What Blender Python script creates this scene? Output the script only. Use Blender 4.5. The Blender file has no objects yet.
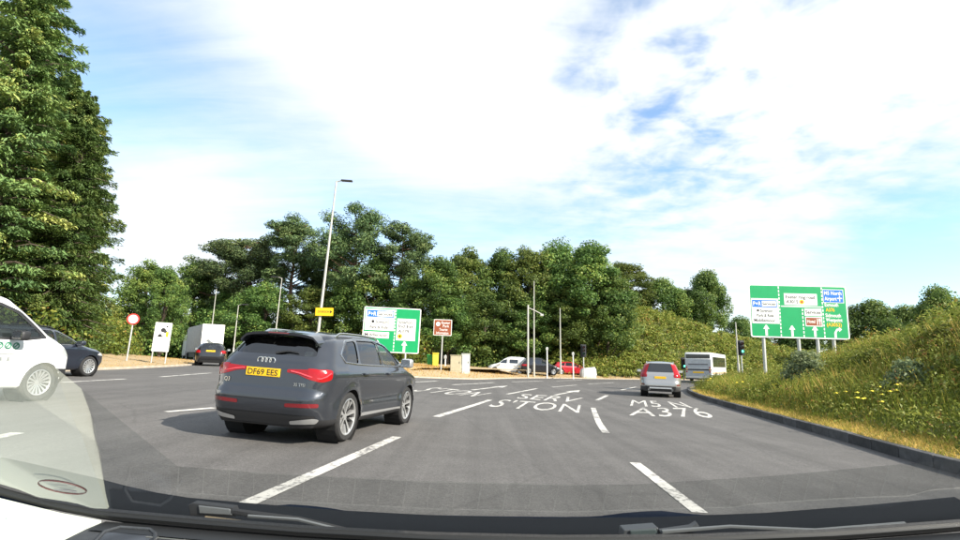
import bpy, bmesh, math, random
import numpy as np
from mathutils import Vector, Matrix
from mathutils.bvhtree import BVHTree
R = math.radians
SC = bpy.context.scene
COL = SC.collection

# ------------------------------------------------------------------ camera
F, PITCH, ROLL, H = 530.0, R(9.85), R(1.0), 1.27          # focal length in pixels of a 960 wide frame
cam = bpy.data.cameras.new('camera')
cam.sensor_width = 36; cam.lens = 36 * F / 960; cam.clip_start = .02; cam.clip_end = 9000
co = bpy.data.objects.new('camera', cam); COL.objects.link(co)
co.matrix_world = Matrix.Translation((0, 0, H)) @ Matrix.Rotation(R(90) + PITCH, 4, 'X') @ Matrix.Rotation(ROLL, 4, 'Z')
SC.camera = co

# ------------------------------------------------------------------ sun, sky, exposure
SUN_EL, SUN_AZ = R(32), R(124)
sdir = Vector((math.sin(SUN_AZ) * math.cos(SUN_EL), math.cos(SUN_AZ) * math.cos(SUN_EL), math.sin(SUN_EL)))
sl = bpy.data.lights.new('sun', 'SUN'); sl.energy = 4.4; sl.angle = R(.53); sl.color = (1, .93, .82)
so = bpy.data.objects.new('sun', sl); COL.objects.link(so)
so.rotation_euler = (-sdir).to_track_quat('-Z', 'Y').to_euler(); so.location = (60, -20, 60)
SC.view_settings.view_transform = 'Standard'; SC.view_settings.look = 'None'
SC.view_settings.exposure = 1.12; SC.view_settings.gamma = 1


def ray(px, py):                                             # photograph pixel -> direction
    u = (px - 480) / F; v = -(py - 270) / F
    c, s = math.cos(ROLL), math.sin(ROLL)
    u, v = c * u - s * v, s * u + c * v
    return Vector((u, math.cos(PITCH) - v * math.sin(PITCH), math.sin(PITCH) + v * math.cos(PITCH)))


def make_world():
    w = bpy.data.worlds.new('World'); SC.world = w; w.use_nodes = True
    nt = w.node_tree; N = nt.nodes; Lk = nt.links; N.clear()
    def node(t, **k):
        n = N.new(t)
        for a, b in k.items(): setattr(n, a, b)
        return n
    def math_(op, a, b=None, clamp=False):
        n = node('ShaderNodeMath', operation=op, use_clamp=clamp)
        for i, q in enumerate((a, b)):
            if q is None: continue
            if hasattr(q, 'links'): Lk.new(q, n.inputs[i])
            else: n.inputs[i].default_value = q
        return n.outputs[0]
    tc = node('ShaderNodeTexCoord')
    d = node('ShaderNodeVectorMath', operation='NORMALIZE'); Lk.new(tc.outputs['Generated'], d.inputs[0]); d = d.outputs[0]
    sky = node('ShaderNodeTexSky', sky_type='NISHITA', sun_disc=False, sun_elevation=SUN_EL, sun_rotation=SUN_AZ)
    sky.air_density = 1.0; sky.dust_density = .35; sky.ozone_density = 1.6
    sep = node('ShaderNodeSeparateXYZ'); Lk.new(d, sep.inputs[0])
    zz = math_('ADD', math_('MAXIMUM', sep.outputs[2], 0.0), .16)
    cx = math_('DIVIDE', sep.outputs[0], zz); cy = math_('DIVIDE', sep.outputs[1], zz)
    comb = node('ShaderNodeCombineXYZ'); Lk.new(cx, comb.inputs[0]); Lk.new(cy, comb.inputs[1]); comb.inputs[2].default_value = 3.7
    def nz(vec, rot, scl, sc, det, rough, dist=0.):
        mp = node('ShaderNodeMapping'); Lk.new(vec, mp.inputs[0]); mp.inputs['Rotation'].default_value = (0, 0, rot); mp.inputs['Scale'].default_value = scl
        n = node('ShaderNodeTexNoise'); Lk.new(mp.outputs[0], n.inputs['Vector']); n.inputs['Scale'].default_value = sc; n.inputs['Detail'].default_value = det
        n.inputs['Roughness'].default_value = rough; n.inputs['Distortion'].default_value = dist; return math_('SUBTRACT', n.outputs[0], .5)
    broad = nz(comb.outputs[0], R(35), (.55, 1.5, 1), .8, 8, .58, .5)          # streaky sheets
    wisp = nz(comb.outputs[0], R(35), (.5, 2.6, 1), 2.4, 6, .62, .6)           # thin streaks
    puff = nz(comb.outputs[0], 0., (1, 1, 1), 6.5, 4, .55, .2)                 # small mackerel puffs
    def blobs(lst):
        tot = None
        for (px, py, rr, am) in lst:
            c = ray(px, py).normalized(); sg = rr / F
            vm = node('ShaderNodeVectorMath', operation='DOT_PRODUCT'); Lk.new(d, vm.inputs[0]); vm.inputs[1].default_value = c
            e = math_('MULTIPLY', math_('EXPONENT', math_('MULTIPLY', math_('SUBTRACT', vm.outputs['Value'], 1.0), 1.6 / (sg * sg))), am)
            tot = e if tot is None else math_('ADD', tot, e)
        return tot
    # where the mackerel sky is
    pm = blobs([(760, 60, 120, 1.), (640, 120, 90, .8), (900, 40, 90, .7)])
    dens = math_('ADD', math_('MULTIPLY', broad, 1.5), math_('MULTIPLY', wisp, .8))
    dens = math_('ADD', dens, math_('MULTIPLY', puff, math_('ADD', math_('MULTIPLY', pm, 2.6), .25)))
    dens = math_('ADD', dens, .05)
    # broad cloud banks and blue openings seen in this part of the sky: (pixel x, y, radius in pixels, amount)
    dens = math_('ADD', dens, blobs([(110, 30, 70, -.30), (190, 85, 60, -.30), (270, 105, 55, -.35), (330, 130, 45, -.3), (90, 120, 60, -.25), (190, 150, 50, .30), (290, 175, 40, .12), (230, 200, 60, -.22), (190, 240, 50, .5), (330, 20, 110, .75), (450, 80, 110, .8), (430, 165, 50, .2),
                                     (610, 5, 60, -.65), (520, 130, 70, .5), (600, 60, 50, .3), (640, 120, 40, -.22), (700, 160, 50, -.22), (760, 200, 60, -.18), (660, 190, 40, -.2), (480, 215, 80, -.45), (370, 210, 70, -.45), (590, 225, 50, -.2), (570, 80, 22, -.7),
                                     (870, 100, 100, .75), (760, 40, 60, .3), (930, 235, 60, -.65), (860, 205, 60, -.35), (790, 250, 60, .5), (900, 285, 60, -.3), (660, 250, 60, .35)]))
    mr = node('ShaderNodeMapRange', interpolation_type='SMOOTHSTEP'); Lk.new(dens, mr.inputs['Value'])
    mr.inputs['From Min'].default_value = -.75; mr.inputs['From Max'].default_value = .62; mr.inputs['To Min'].default_value = .06
    mix = node('ShaderNodeMix', data_type='RGBA'); Lk.new(mr.outputs[0], mix.inputs[0])
    tint = node('ShaderNodeMix', data_type='RGBA', blend_type='MULTIPLY'); tint.inputs[0].default_value = 1; tint.inputs[7].default_value = (.84, .94, .98, 1); Lk.new(sky.outputs[0], tint.inputs[6]); Lk.new(tint.outputs[2], mix.inputs[6]); mix.inputs[7].default_value = (3.5, 3.68, 3.8, 1)
    bg = node('ShaderNodeBackground'); bg.inputs['Strength'].default_value = .14; Lk.new(mix.outputs[2], bg.inputs[0])
    out = node('ShaderNodeOutputWorld'); Lk.new(bg.outputs[0], out.inputs[0])
make_world()

# ------------------------------------------------------------------ helpers
def g(x):                                                    # crossfall of the carriageway
    return math.tanh(-x * .055) if x < 0 else -.35 * math.tanh(x * .033 / .35)
def gn(x):
    return np.where(x < 0, np.tanh(-x * .055), -.35 * np.tanh(x * .033 / .35))
def P(px, py):                                               # where the line of sight meets the carriageway
    d = ray(px, py); lo, hi = .5, 400.
    for _ in range(50):
        m = (lo + hi) / 2
        if H + d.z * m - g(d.x * m) > 0: lo = m
        else: hi = m
    return d * lo + Vector((0, 0, H))
def at(px, py, Y):
    d = ray(px, py); return d * (Y / d.y) + Vector((0, 0, H))
def smooth(a, b, x):
    t = np.clip((x - a) / (b - a), 0, 1); return t * t * (3 - 2 * t)

MATS = {}
def mat(name, color, rough=.6, metal=0., spec=.5, noise=0., nscale=8., coat=0., bump=0., color2=None, emit=None):
    if name in MATS: return MATS[name]
    m = bpy.data.materials.new(name); m.use_nodes = True; MATS[name] = m
    nt = m.node_tree; b = nt.nodes['Principled BSDF']
    b.inputs['Base Color'].default_value = (*color, 1); b.inputs['Roughness'].default_value = rough; b.inputs['Metallic'].default_value = metal
    b.inputs['Specular IOR Level'].default_value = spec; b.inputs['Coat Weight'].default_value = coat; b.inputs['Coat Roughness'].default_value = .04
    if noise or bump:
        tc = nt.nodes.new('ShaderNodeTexCoord'); tn = nt.nodes.new('ShaderNodeTexNoise')
        tn.inputs['Scale'].default_value = nscale; tn.inputs['Detail'].default_value = 7; tn.inputs['Roughness'].default_value = .65
        nt.links.new(tc.outputs['Object'], tn.inputs['Vector'])
        if noise:
            cr = nt.nodes.new('ShaderNodeValToRGB')
            c2 = color2 or tuple(min(1, c * (1 + noise)) for c in color); c1 = color if color2 else tuple(c * (1 - noise) for c in color)
            cr.color_ramp.elements[0].color = (*c1, 1); cr.color_ramp.elements[1].color = (*c2, 1)
            cr.color_ramp.elements[0].position = .3; cr.color_ramp.elements[1].position = .7
            nt.links.new(tn.outputs[0], cr.inputs[0]); nt.links.new(cr.outputs[0], b.inputs['Base Color'])
        if bump:
            bp = nt.nodes.new('ShaderNodeBump'); bp.inputs['Strength'].default_value = bump; bp.inputs['Distance'].default_value = .02
            nt.links.new(tn.outputs[0], bp.inputs['Height']); nt.links.new(bp.outputs[0], b.inputs['Normal'])
    if emit:
        b.inputs['Emission Color'].default_value = (*emit[0], 1); b.inputs['Emission Strength'].default_value = emit[1]
    return m

def glass_mat(name, tint, fac0=1.0, rough=.02):
    m = bpy.data.materials.new(name); m.use_nodes = True; nt = m.node_tree; nt.nodes.clear()
    o = nt.nodes.new('ShaderNodeOutputMaterial'); mx = nt.nodes.new('ShaderNodeMixShader')
    tr = nt.nodes.new('ShaderNodeBsdfTransparent'); tr.inputs[0].default_value = (*tint, 1)
    gl = nt.nodes.new('ShaderNodeBsdfGlossy'); gl.inputs['Roughness'].default_value = rough
    fr = nt.nodes.new('ShaderNodeLayerWeight'); fr.inputs['Blend'].default_value = .5      # Schlick reflectance, the same from both sides
    pw = nt.nodes.new('ShaderNodeMath'); pw.operation = 'POWER'; pw.inputs[1].default_value = 5; nt.links.new(fr.outputs['Facing'], pw.inputs[0])
    ml = nt.nodes.new('ShaderNodeMath'); ml.operation = 'MULTIPLY_ADD'; ml.use_clamp = True; ml.inputs[1].default_value = .92; ml.inputs[2].default_value = .06 * fac0
    nt.links.new(pw.outputs[0], ml.inputs[0]); nt.links.new(ml.outputs[0], mx.inputs[0])
    nt.links.new(tr.outputs[0], mx.inputs[1]); nt.links.new(gl.outputs[0], mx.inputs[2]); nt.links.new(mx.outputs[0], o.inputs[0])
    return m

def leaf_mat(name, stops, rough=.55, trans=.38):
    """foliage: colour by the leaf's own 'tint' attribute, a little shifted from plant to plant"""
    m = bpy.data.materials.new(name); m.use_nodes = True; nt = m.node_tree; N = nt.nodes; L = nt.links
    b = N['Principled BSDF']; b.inputs['Roughness'].default_value = rough; b.inputs['Specular IOR Level'].default_value = .3
    at_ = N.new('ShaderNodeAttribute'); at_.attribute_name = 'tint'
    cr = N.new('ShaderNodeValToRGB'); els = cr.color_ramp.elements
    while len(els) < len(stops): els.new(.5)
    for e, (p, c) in zip(els, stops): e.position = p; e.color = (*c, 1)
    oi = N.new('ShaderNodeObjectInfo'); hs = N.new('ShaderNodeHueSaturation')
    mr = N.new('ShaderNodeMapRange'); mr.inputs['To Min'].default_value = .482; mr.inputs['To Max'].default_value = .503
    mv = N.new('ShaderNodeMapRange'); mv.inputs['To Min'].default_value = .8; mv.inputs['To Max'].default_value = 1.2
    L.new(oi.outputs['Random'], mr.inputs[0]); L.new(oi.outputs['Random'], mv.inputs[0])
    L.new(at_.outputs['Fac'], cr.inputs[0]); L.new(cr.outputs[0], hs.inputs['Color']); L.new(mr.outputs[0], hs.inputs['Hue']); L.new(mv.outputs[0], hs.inputs['Value'])
    L.new(hs.outputs[0], b.inputs['Base Color'])
    tr = N.new('ShaderNodeBsdfTranslucent'); L.new(hs.outputs[0], tr.inputs[0])
    mx = N.new('ShaderNodeMixShader'); mx.inputs[0].default_value = trans
    L.new(b.outputs[0], mx.inputs[1]); L.new(tr.outputs[0], mx.inputs[2]); L.new(mx.outputs[0], N['Material Output'].inputs[0])
    return m

def tag(o, label=None, cat=None, group=None, kind=None):
    if label: o['label'] = label
    if cat: o['category'] = cat
    if group: o['group'] = group
    if kind: o['kind'] = kind
    return o
def empty(name, loc=(0, 0, 0), rz=0., parent=None):
    o = bpy.data.objects.new(name, None); COL.objects.link(o); o.location = loc; o.rotation_euler = (0, 0, rz); o.empty_display_size = .2
    o.parent = parent; return o
def link(name, me, m=None, parent=None, loc=None):
    o = bpy.data.objects.new(name, me); COL.objects.link(o)
    if m is not None and not me.materials: me.materials.append(m)
    o.parent = parent
    if loc is not None: o.location = loc
    return o
def np_mesh(name, V, Q, tint=None, smooth_=False):
    """V (n,3), Q (m,k) polygons of equal size"""
    me = bpy.data.meshes.new(name); V = np.asarray(V, np.float32); Q = np.asarray(Q, np.int32); k = Q.shape[1]
    me.vertices.add(len(V)); me.vertices.foreach_set('co', V.ravel())
    me.loops.add(Q.size); me.loops.foreach_set('vertex_index', Q.ravel())
    me.polygons.add(len(Q)); me.polygons.foreach_set('loop_start', np.arange(0, Q.size, k, dtype=np.int32))
    if smooth_: me.polygons.foreach_set('use_smooth', np.ones(len(Q), bool))
    if tint is not None:
        a = me.attributes.new('tint', 'FLOAT', 'POINT'); a.data.foreach_set('value', np.asarray(tint, np.float32))
    me.update(calc_edges=True); return me
def grid_mesh(name, X, Y, Z, smooth_=True):
    n, k = X.shape; V = np.stack([X, Y, Z], -1).reshape(-1, 3)
    i = np.arange(n * k).reshape(n, k)
    Q = np.stack([i[:-1, :-1], i[:-1, 1:], i[1:, 1:], i[1:, :-1]], -1).reshape(-1, 4)
    return np_mesh(name, V, Q, smooth_=smooth_)

class MB:
    """collects simple solids and links them as one mesh"""
    def __init__(s): s.v = []; s.f = []
    def add(s, v, f):
        o = len(s.v); s.v += [tuple(p) for p in v]; s.f += [tuple(i + o for i in q) for q in f]; return s
    def box(s, x0, x1, y0, y1, z0, z1, bev=0.):
        if bev <= 0:
            return s.add([(x0, y0, z0), (x1, y0, z0), (x1, y1, z0), (x0, y1, z0), (x0, y0, z1), (x1, y0, z1), (x1, y1, z1), (x0, y1, z1)],
                         [(0, 3, 2, 1), (4, 5, 6, 7), (0, 1, 5, 4), (1, 2, 6, 5), (2, 3, 7, 6), (3, 0, 4, 7)])
        bm = bmesh.new(); bmesh.ops.create_cube(bm, size=1)
        for v in bm.verts: v.co = Vector(((x0 + x1) / 2 + v.co.x * (x1 - x0), (y0 + y1) / 2 + v.co.y * (y1 - y0), (z0 + z1) / 2 + v.co.z * (z1 - z0)))
        bmesh.ops.bevel(bm, geom=bm.edges[:], offset=bev, segments=3, profile=.5, affect='EDGES')
        bm.verts.index_update(); s.add([v.co for v in bm.verts], [[v.index for v in f.verts] for f in bm.faces]); bm.free(); return s
    def tube(s, pts, rad, n=8, cap=True):
        pts = [Vector(p) for p in pts]; rad = rad if hasattr(rad, '__len__') else [rad] * len(pts)
        V = []; prev = None
        for i, p in enumerate(pts):
            t = (pts[min(i + 1, len(pts) - 1)] - pts[max(i - 1, 0)]).normalized()
            a = prev if prev else (Vector((0, 0, 1)) if abs(t.z) < .9 else Vector((1, 0, 0)))
            x = (a - t * a.dot(t)).normalized(); prev = x; y = t.cross(x)
            V += [p + (x * math.cos(k * 2 * math.pi / n) + y * math.sin(k * 2 * math.pi / n)) * rad[i] for k in range(n)]
        Fc = [(i * n + k, i * n + (k + 1) % n, (i + 1) * n + (k + 1) % n, (i + 1) * n + k) for i in range(len(pts) - 1) for k in range(n)]
        if cap: Fc += [tuple(range(n))[::-1], tuple((len(pts) - 1) * n + k for k in range(n))]
        return s.add(V, Fc)
    def lathe(s, prof, axis='x', n=32, c=(0, 0, 0)):
        V = []
        for k in range(n):
            a = 2 * math.pi * k / n
            for (r, h) in prof:
                q = {'x': (h, r * math.cos(a), r * math.sin(a)), 'y': (r * math.cos(a), h, r * math.sin(a)), 'z': (r * math.cos(a), r * math.sin(a), h)}[axis]
                V.append((q[0] + c[0], q[1] + c[1], q[2] + c[2]))
        m = len(prof)
        return s.add(V, [(k * m + j, ((k + 1) % n) * m + j, ((k + 1) % n) * m + j + 1, k * m + j + 1) for k in range(n) for j in range(m - 1)])
    def prism(s, pts, d):
        """planar polygon pts extruded by vector d"""
        n = len(pts); d = Vector(d); pts = [Vector(p) for p in pts]
        return s.add(pts + [p + d for p in pts], [tuple(range(n))[::-1], tuple(range(n, 2 * n))] + [(i, (i + 1) % n, (i + 1) % n + n, i + n) for i in range(n)])
    def mesh(s, name, sm=False, bev=0.):
        me = bpy.data.meshes.new(name); me.from_pydata(s.v, [], s.f)
        bm = bmesh.new(); bm.from_mesh(me)
        bmesh.ops.recalc_face_normals(bm, faces=bm.faces[:])
        if bev: bmesh.ops.bevel(bm, geom=bm.edges[:], offset=bev, segments=2, profile=.5, affect='EDGES')
        bm.to_mesh(me); bm.free()
        if sm: me.polygons.foreach_set('use_smooth', [True] * len(me.polygons)); me.set_sharp_from_angle(angle=R(38))
        me.update(); return me
    def build(s, name, m, parent=None, sm=False, loc=None, bev=0.):
        return link(name, s.mesh(name, sm, bev), m, parent, loc)

def text_mesh(s, height=1., bold=.0, width=None, align='CENTER', space=1.0):
    """flat lettering in the xy plane, cap height = height"""
    cu = bpy.data.curves.new('lettering', 'FONT'); cu.body = s; cu.align_x = 'LEFT'; cu.size = 1; cu.offset = bold; cu.space_character = space
    cu.resolution_u = 3
    o = bpy.data.objects.new('lettering', cu); COL.objects.link(o)
    dg = bpy.context.evaluated_depsgraph_get(); dg.update()
    me = bpy.data.meshes.new_from_object(o.evaluated_get(dg)); me.materials.clear()
    bpy.data.objects.remove(o); bpy.data.curves.remove(cu)
    n = len(me.vertices); V = np.zeros(n * 3, np.float32); me.vertices.foreach_get('co', V); V = V.reshape(-1, 3)
    V[:, 2] = 0; mn, mx = V.min(0), V.max(0)
    V[:, 0] -= mn[0]; w = mx[0] - mn[0]
    cap = .7
    V *= height / cap
    w *= height / cap
    if width: V[:, 0] *= width / w; w = width
    V[:, 0] -= {'LEFT': 0, 'CENTER': w / 2, 'RIGHT': w}[align]
    me.vertices.foreach_set('co', V.ravel()); me.update()
    return me
def mesh_coords(me):
    V = np.zeros(len(me.vertices) * 3, np.float32); me.vertices.foreach_get('co', V); return V.reshape(-1, 3)
def set_coords(me, V):
    me.vertices.foreach_set('co', np.asarray(V, np.float32).ravel()); me.update()
def ground_matrix(p, heading, z=None):
    """stand on the sloping carriageway, heading clockwise from +Y"""
    e = .2; n = Vector((-(g(p[0] + e) - g(p[0] - e)) / (2 * e), 0, 1)).normalized()
    f = Vector((math.sin(heading), math.cos(heading), 0)); r = f.cross(n).normalized(); f = n.cross(r)
    m = Matrix((r, f, n)).transposed().to_4x4(); m.translation = (p[0], p[1], g(p[0]) + .004 if z is None else z); return m

# ------------------------------------------------------------------ the ground, the road, the verges
def asphalt():
    m = bpy.data.materials.new('asphalt'); m.use_nodes = True; nt = m.node_tree; N = nt.nodes; L = nt.links; b = N['Principled BSDF']
    tc = N.new('ShaderNodeTexCoord')
    def noise(sc, det, rot=0, stretch=(1, 1, 1)):
        mp = N.new('ShaderNodeMapping'); mp.inputs['Scale'].default_value = stretch; mp.inputs['Rotation'].default_value = (0, 0, rot)
        L.new(tc.outputs['Object'], mp.inputs[0]); n = N.new('ShaderNodeTexNoise'); n.inputs['Scale'].default_value = sc; n.inputs['Detail'].default_value = det
        n.inputs['Roughness'].default_value = .7; L.new(mp.outputs[0], n.inputs['Vector']); return n.outputs[0]
    big = noise(.28, 5); patch_ = noise(1.3, 5); streak = noise(1.0, 5, R(12), (1.9, .05, 1)); fine = noise(30, 4); grit = noise(95, 3)
    def mul(a, k, off):
        n = N.new('ShaderNodeMath'); n.operation = 'MULTIPLY_ADD'; L.new(a, n.inputs[0]); n.inputs[1].default_value = k; n.inputs[2].default_value = off; return n.outputs[0]
    def prod(a, c):
        n = N.new('ShaderNodeMath'); n.operation = 'MULTIPLY'; L.new(a, n.inputs[0]); L.new(c, n.inputs[1]); return n.outputs[0]
    v = prod(prod(prod(mul(big, .75, .62), mul(patch_, .5, .75)), mul(streak, .9, .55)), prod(mul(fine, 1.3, .35), mul(grit, 2.2, -.1)))
    # hairline cracks and joints
    mpc = N.new('ShaderNodeMapping'); mpc.inputs['Rotation'].default_value = (0, 0, R(12)); mpc.inputs['Scale'].default_value = (.28, .11, 1); L.new(tc.outputs['Object'], mpc.inputs[0])
    wn = N.new('ShaderNodeTexNoise'); wn.inputs['Scale'].default_value = 2.5; wn.inputs['Detail'].default_value = 5; L.new(mpc.outputs[0], wn.inputs['Vector'])
    wm = N.new('ShaderNodeMix'); wm.data_type = 'RGBA'; wm.inputs[0].default_value = .14; L.new(mpc.outputs[0], wm.inputs[6]); L.new(wn.outputs['Color'], wm.inputs[7])
    vc = N.new('ShaderNodeTexVoronoi'); vc.feature = 'DISTANCE_TO_EDGE'; vc.inputs['Scale'].default_value = 1.0; L.new(wm.outputs[2], vc.inputs['Vector'])
    ck = N.new('ShaderNodeMapRange'); ck.inputs['From Min'].default_value = 0; ck.inputs['From Max'].default_value = .006; ck.inputs['To Min'].default_value = .86; L.new(vc.outputs['Distance'], ck.inputs[0])
    v = prod(v, ck.outputs[0])
    mx = N.new('ShaderNodeMix'); mx.data_type = 'RGBA'; mx.blend_type = 'MULTIPLY'; mx.inputs[0].default_value = 1; mx.inputs[6].default_value = (.107, .102, .096, 1)
    L.new(v, mx.inputs[7]); L.new(mx.outputs[2], b.inputs['Base Color']); b.inputs['Roughness'].default_value = .78; b.inputs['Specular IOR Level'].default_value = .35
    bp = N.new('ShaderNodeBump'); bp.inputs['Strength'].default_value = .5; bp.inputs['Distance'].default_value = .012; L.new(grit, bp.inputs['Height']); L.new(bp.outputs[0], b.inputs['Normal'])
    return m
M_ASPHALT = asphalt()
M_DRY = mat('dry grass verge', (.33, .24, .13), .95, noise=.3, nscale=.9, bump=.6, color2=(.43, .325, .18))
M_SOIL = mat('rough grass soil', (.10, .11, .035), .95, noise=.4, nscale=1.2, bump=.5)
M_STRAW = mat('kerbside dry grass', (.27, .21, .09), .95, noise=.4, nscale=2.2, bump=.6, color2=(.2, .2, .07))
M_KERBD = mat('dark weathered kerb', (.055, .055, .055), .85, noise=.4, nscale=6, bump=.4)
def vary(m, lo, hi):
    """shift the colour a little from stone to stone"""
    nt = m.node_tree; b = nt.nodes['Principled BSDF']; src = b.inputs['Base Color'].links[0].from_socket
    oi = nt.nodes.new('ShaderNodeObjectInfo'); mr = nt.nodes.new('ShaderNodeMapRange'); mr.inputs['To Min'].default_value = lo; mr.inputs['To Max'].default_value = hi
    hs = nt.nodes.new('ShaderNodeHueSaturation'); nt.links.new(oi.outputs['Random'], mr.inputs[0]); nt.links.new(mr.outputs[0], hs.inputs['Value']); nt.links.new(src, hs.inputs['Color']); nt.links.new(hs.outputs[0], b.inputs['Base Color'])
vary(M_KERBD, .75, 1.5)
M_KERBL = mat('pale concrete kerb', (.42, .36, .28), .85, noise=.25, nscale=5, bump=.3)

xs = np.concatenate([-np.geomspace(4000, 100, 16), np.linspace(-90, 90, 73), np.geomspace(100, 4000, 16)])
ys = np.concatenate([[-600, -200, -60], np.linspace(-20, 160, 61), np.geomspace(180, 5000, 16)])
X, Y = np.meshgrid(xs, ys, indexing='ij')
tag(link('ground', grid_mesh('ground', X, Y, gn(X) - .06), M_SOIL), kind='structure')
xs = np.linspace(-48, 60, 217); ys = np.linspace(-12, 105, 60)
X, Y = np.meshgrid(xs, ys, indexing='ij')
ROAD = tag(link('road', grid_mesh('road', X, Y, gn(X)), M_ASPHALT), kind='structure')

def resample(pts, step):
    pts = [Vector((p[0], p[1])) for p in pts]; out = []
    # Catmull-Rom through the points, then even steps
    dense = []
    for i in range(len(pts) - 1):
        p0, p1, p2, p3 = pts[max(i - 1, 0)], pts[i], pts[i + 1], pts[min(i + 2, len(pts) - 1)]
        for k in range(24):
            t = k / 24
            dense.append(.5 * ((2 * p1) + (p2 - p0) * t + (2 * p0 - 5 * p1 + 4 * p2 - p3) * t * t + (3 * p1 - p0 - 3 * p2 + p3) * t ** 3))
    dense.append(pts[-1]); acc = 0; out = [dense[0]]
    for a, b_ in zip(dense[:-1], dense[1:]):
        seg = (b_ - a).length; 
        while acc + seg >= step:
            q = (step - acc) / seg; a = a + (b_ - a) * q; out.append(a.copy()); seg = (b_ - a).length; acc = 0
        acc += seg
    return out
def normals(pts, side):
    out = []
    for i in range(len(pts)):
        t = (pts[min(i + 1, len(pts) - 1)] - pts[max(i - 1, 0)]).normalized()
        out.append(Vector((t.y, -t.x)) * side)
    return out
def verge(name, edge, side, prof, m, step=.9, flatten=True):
    """strip of ground from a kerb line outward; prof: list of (distance, height above the road)"""
    pts = resample(edge, step); nr = normals(pts, side)
    X = np.array([[p.x + n.x * d for d, h in prof] for p, n in zip(pts, nr)]); Y = np.array([[p.y + n.y * d for d, h in prof] for p, n in zip(pts, nr)])
    rng = np.random.default_rng(5)
    base = np.array([[g(p.x)] for p in pts])
    dist = np.array([[d for d, h in prof]])
    Z = (base + (gn(X) - base) * np.exp(-dist / 20) if flatten else gn(X)) + np.array([[h for d, h in prof]]) + rng.normal(0, .02, X.shape) * (dist > .3)
    return tag(link(name, grid_mesh(name, X, Y, Z), m), kind='structure')
def kerb(name, edge, side, m, h, w, length):
    """kerb of separate stones"""
    root = tag(empty(name), kind='structure')
    pts = resample(edge, length); nr = normals(pts, side)
    st = MB().box(-length / 2 + .011, length / 2 - .011, 0, w, -.15, h).mesh('kerb_stone', bev=.012)
    st.materials.append(m); rnd = random.Random(3)
    for a, b_, n in zip(pts[:-1], pts[1:], nr):
        o = link('kerb_stone', st, None, root); c = (a + b_) / 2; d = (b_ - a).normalized() 
        n = Vector((d.y, -d.x)) * side
        o.matrix_world = Matrix(((d.x, n.x, 0, c.x), (d.y, n.y, 0, c.y), ((g(b_.x) - g(a.x)) / length, 0, 1, g(c.x) + rnd.uniform(-.006, .006)), (0, 0, 0, 1)))
    return root

ISLAND = [(6.1, -9), (6.35, 0), (6.6, 5), (6.9, 8), (7.15, 9.4), (7.62, 11.6), (8.62, 16.7), (10.3, 24.8), (12.2, 31.5), (14.6, 37.2), (18.5, 42.5), (25, 47), (34, 50)]
LEFTV = [(-12.8, -6), (-13.6, 8), (-14.5, 16), (-15.3, 21.9), (-16.0, 26), (-18.3, 34.7), (-24, 46), (-32, 58), (-42, 74)]
FARV = [(-32.5, 74), (-24, 58), (-16.5, 45), (-11.5, 38), (-8, 35.5), (-4.3, 34.6), (-.5, 39), (3.9, 49), (8, 54.5), (13.3, 57.6), (20, 60), (30, 64), (44, 70)]
kerb('island_kerb', ISLAND, 1, M_KERBD, .19, .16, .92)
kerb('left_kerb', LEFTV, -1, M_KERBL, .09, .14, .92)
kerb('far_kerb', FARV, -1, M_KERBL, .07, .14, .92)
verge('left_verge', LEFTV, -1, [(.14, .075), (1, .12), (3, .28), (5, .5), (8, .6), (14, .7), (40, .9)], M_DRY)
verge('far_verge', FARV, -1, [(.14, .055), (1, .1), (3, .3), (6, .55), (9, .62), (14, .6), (22, .7)], M_DRY, flatten=False)

ISL_PTS = np.array([[p.x, p.y] for p in resample(ISLAND, .5)])
def island_s(x, y):                                          # distance in from the island's kerb
    x = np.atleast_1d(x).astype(float); y = np.atleast_1d(y).astype(float); out = np.empty(len(x))
    for i in range(0, len(x), 4000):
        d = np.hypot(x[i:i + 4000, None] - ISL_PTS[None, :, 0], y[i:i + 4000, None] - ISL_PTS[None, :, 1]); j = d.argmin(1)
        d = d[np.arange(len(j)), j]
        j0 = np.clip(j - 1, 0, len(ISL_PTS) - 1); j1 = np.clip(j + 1, 0, len(ISL_PTS) - 1); t = ISL_PTS[j1] - ISL_PTS[j0]
        cr = t[:, 1] * (x[i:i + 4000] - ISL_PTS[j, 0]) - t[:, 0] * (y[i:i + 4000] - ISL_PTS[j, 1])
        out[i:i + 4000] = np.where(cr > 0, d, -d)
    return out
def island_h(x, y):
    s = island_s(x, y); y = np.atleast_1d(y)
    hm = np.interp(y, [0, 12, 19, 25, 30, 36, 45, 60], [2.9, 2.7, 2.3, 1.5, .95, .5, .2, .1])
    lump = .14 * np.sin(np.atleast_1d(x) * .9 + 1.3 * np.sin(y * .5)) * np.cos(y * .77) * smooth(1.5, 5, s)
    return np.where(s < 0, -.3, gn(np.atleast_1d(x)) * .6 - .08 + .19 * (s > .1) + .05 * smooth(0, 1.3, s) + hm * smooth(.8, 8.2, s) + lump)
pts = resample(ISLAND, .6); nr = normals(pts, 1)
dd = np.concatenate([[.155], np.linspace(.5, 12, 24), [15, 20, 28, 40]])
X = np.array([[p.x + n.x * d for d in dd] for p, n in zip(pts, nr)]); Y = np.array([[p.y + n.y * d for d in dd] for p, n in zip(pts, nr)])
sarr = np.tile(dd, (len(pts), 1))
def island_profile(X, Y, S):
    hm = np.interp(Y, [0, 12, 19, 25, 30, 36, 45, 60], [3.1, 3.0, 2.5, 1.4, .8, .45, .2, .1])
    lump = .2 * np.sin(X * .9 + 1.3 * np.sin(Y * .5)) * np.cos(Y * .77) * smooth(1.5, 5, S)
    return gn(X - S) + .165 + .05 * smooth(0, 1.3, S) + hm * smooth(.8, 8.2, S) + lump
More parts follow.
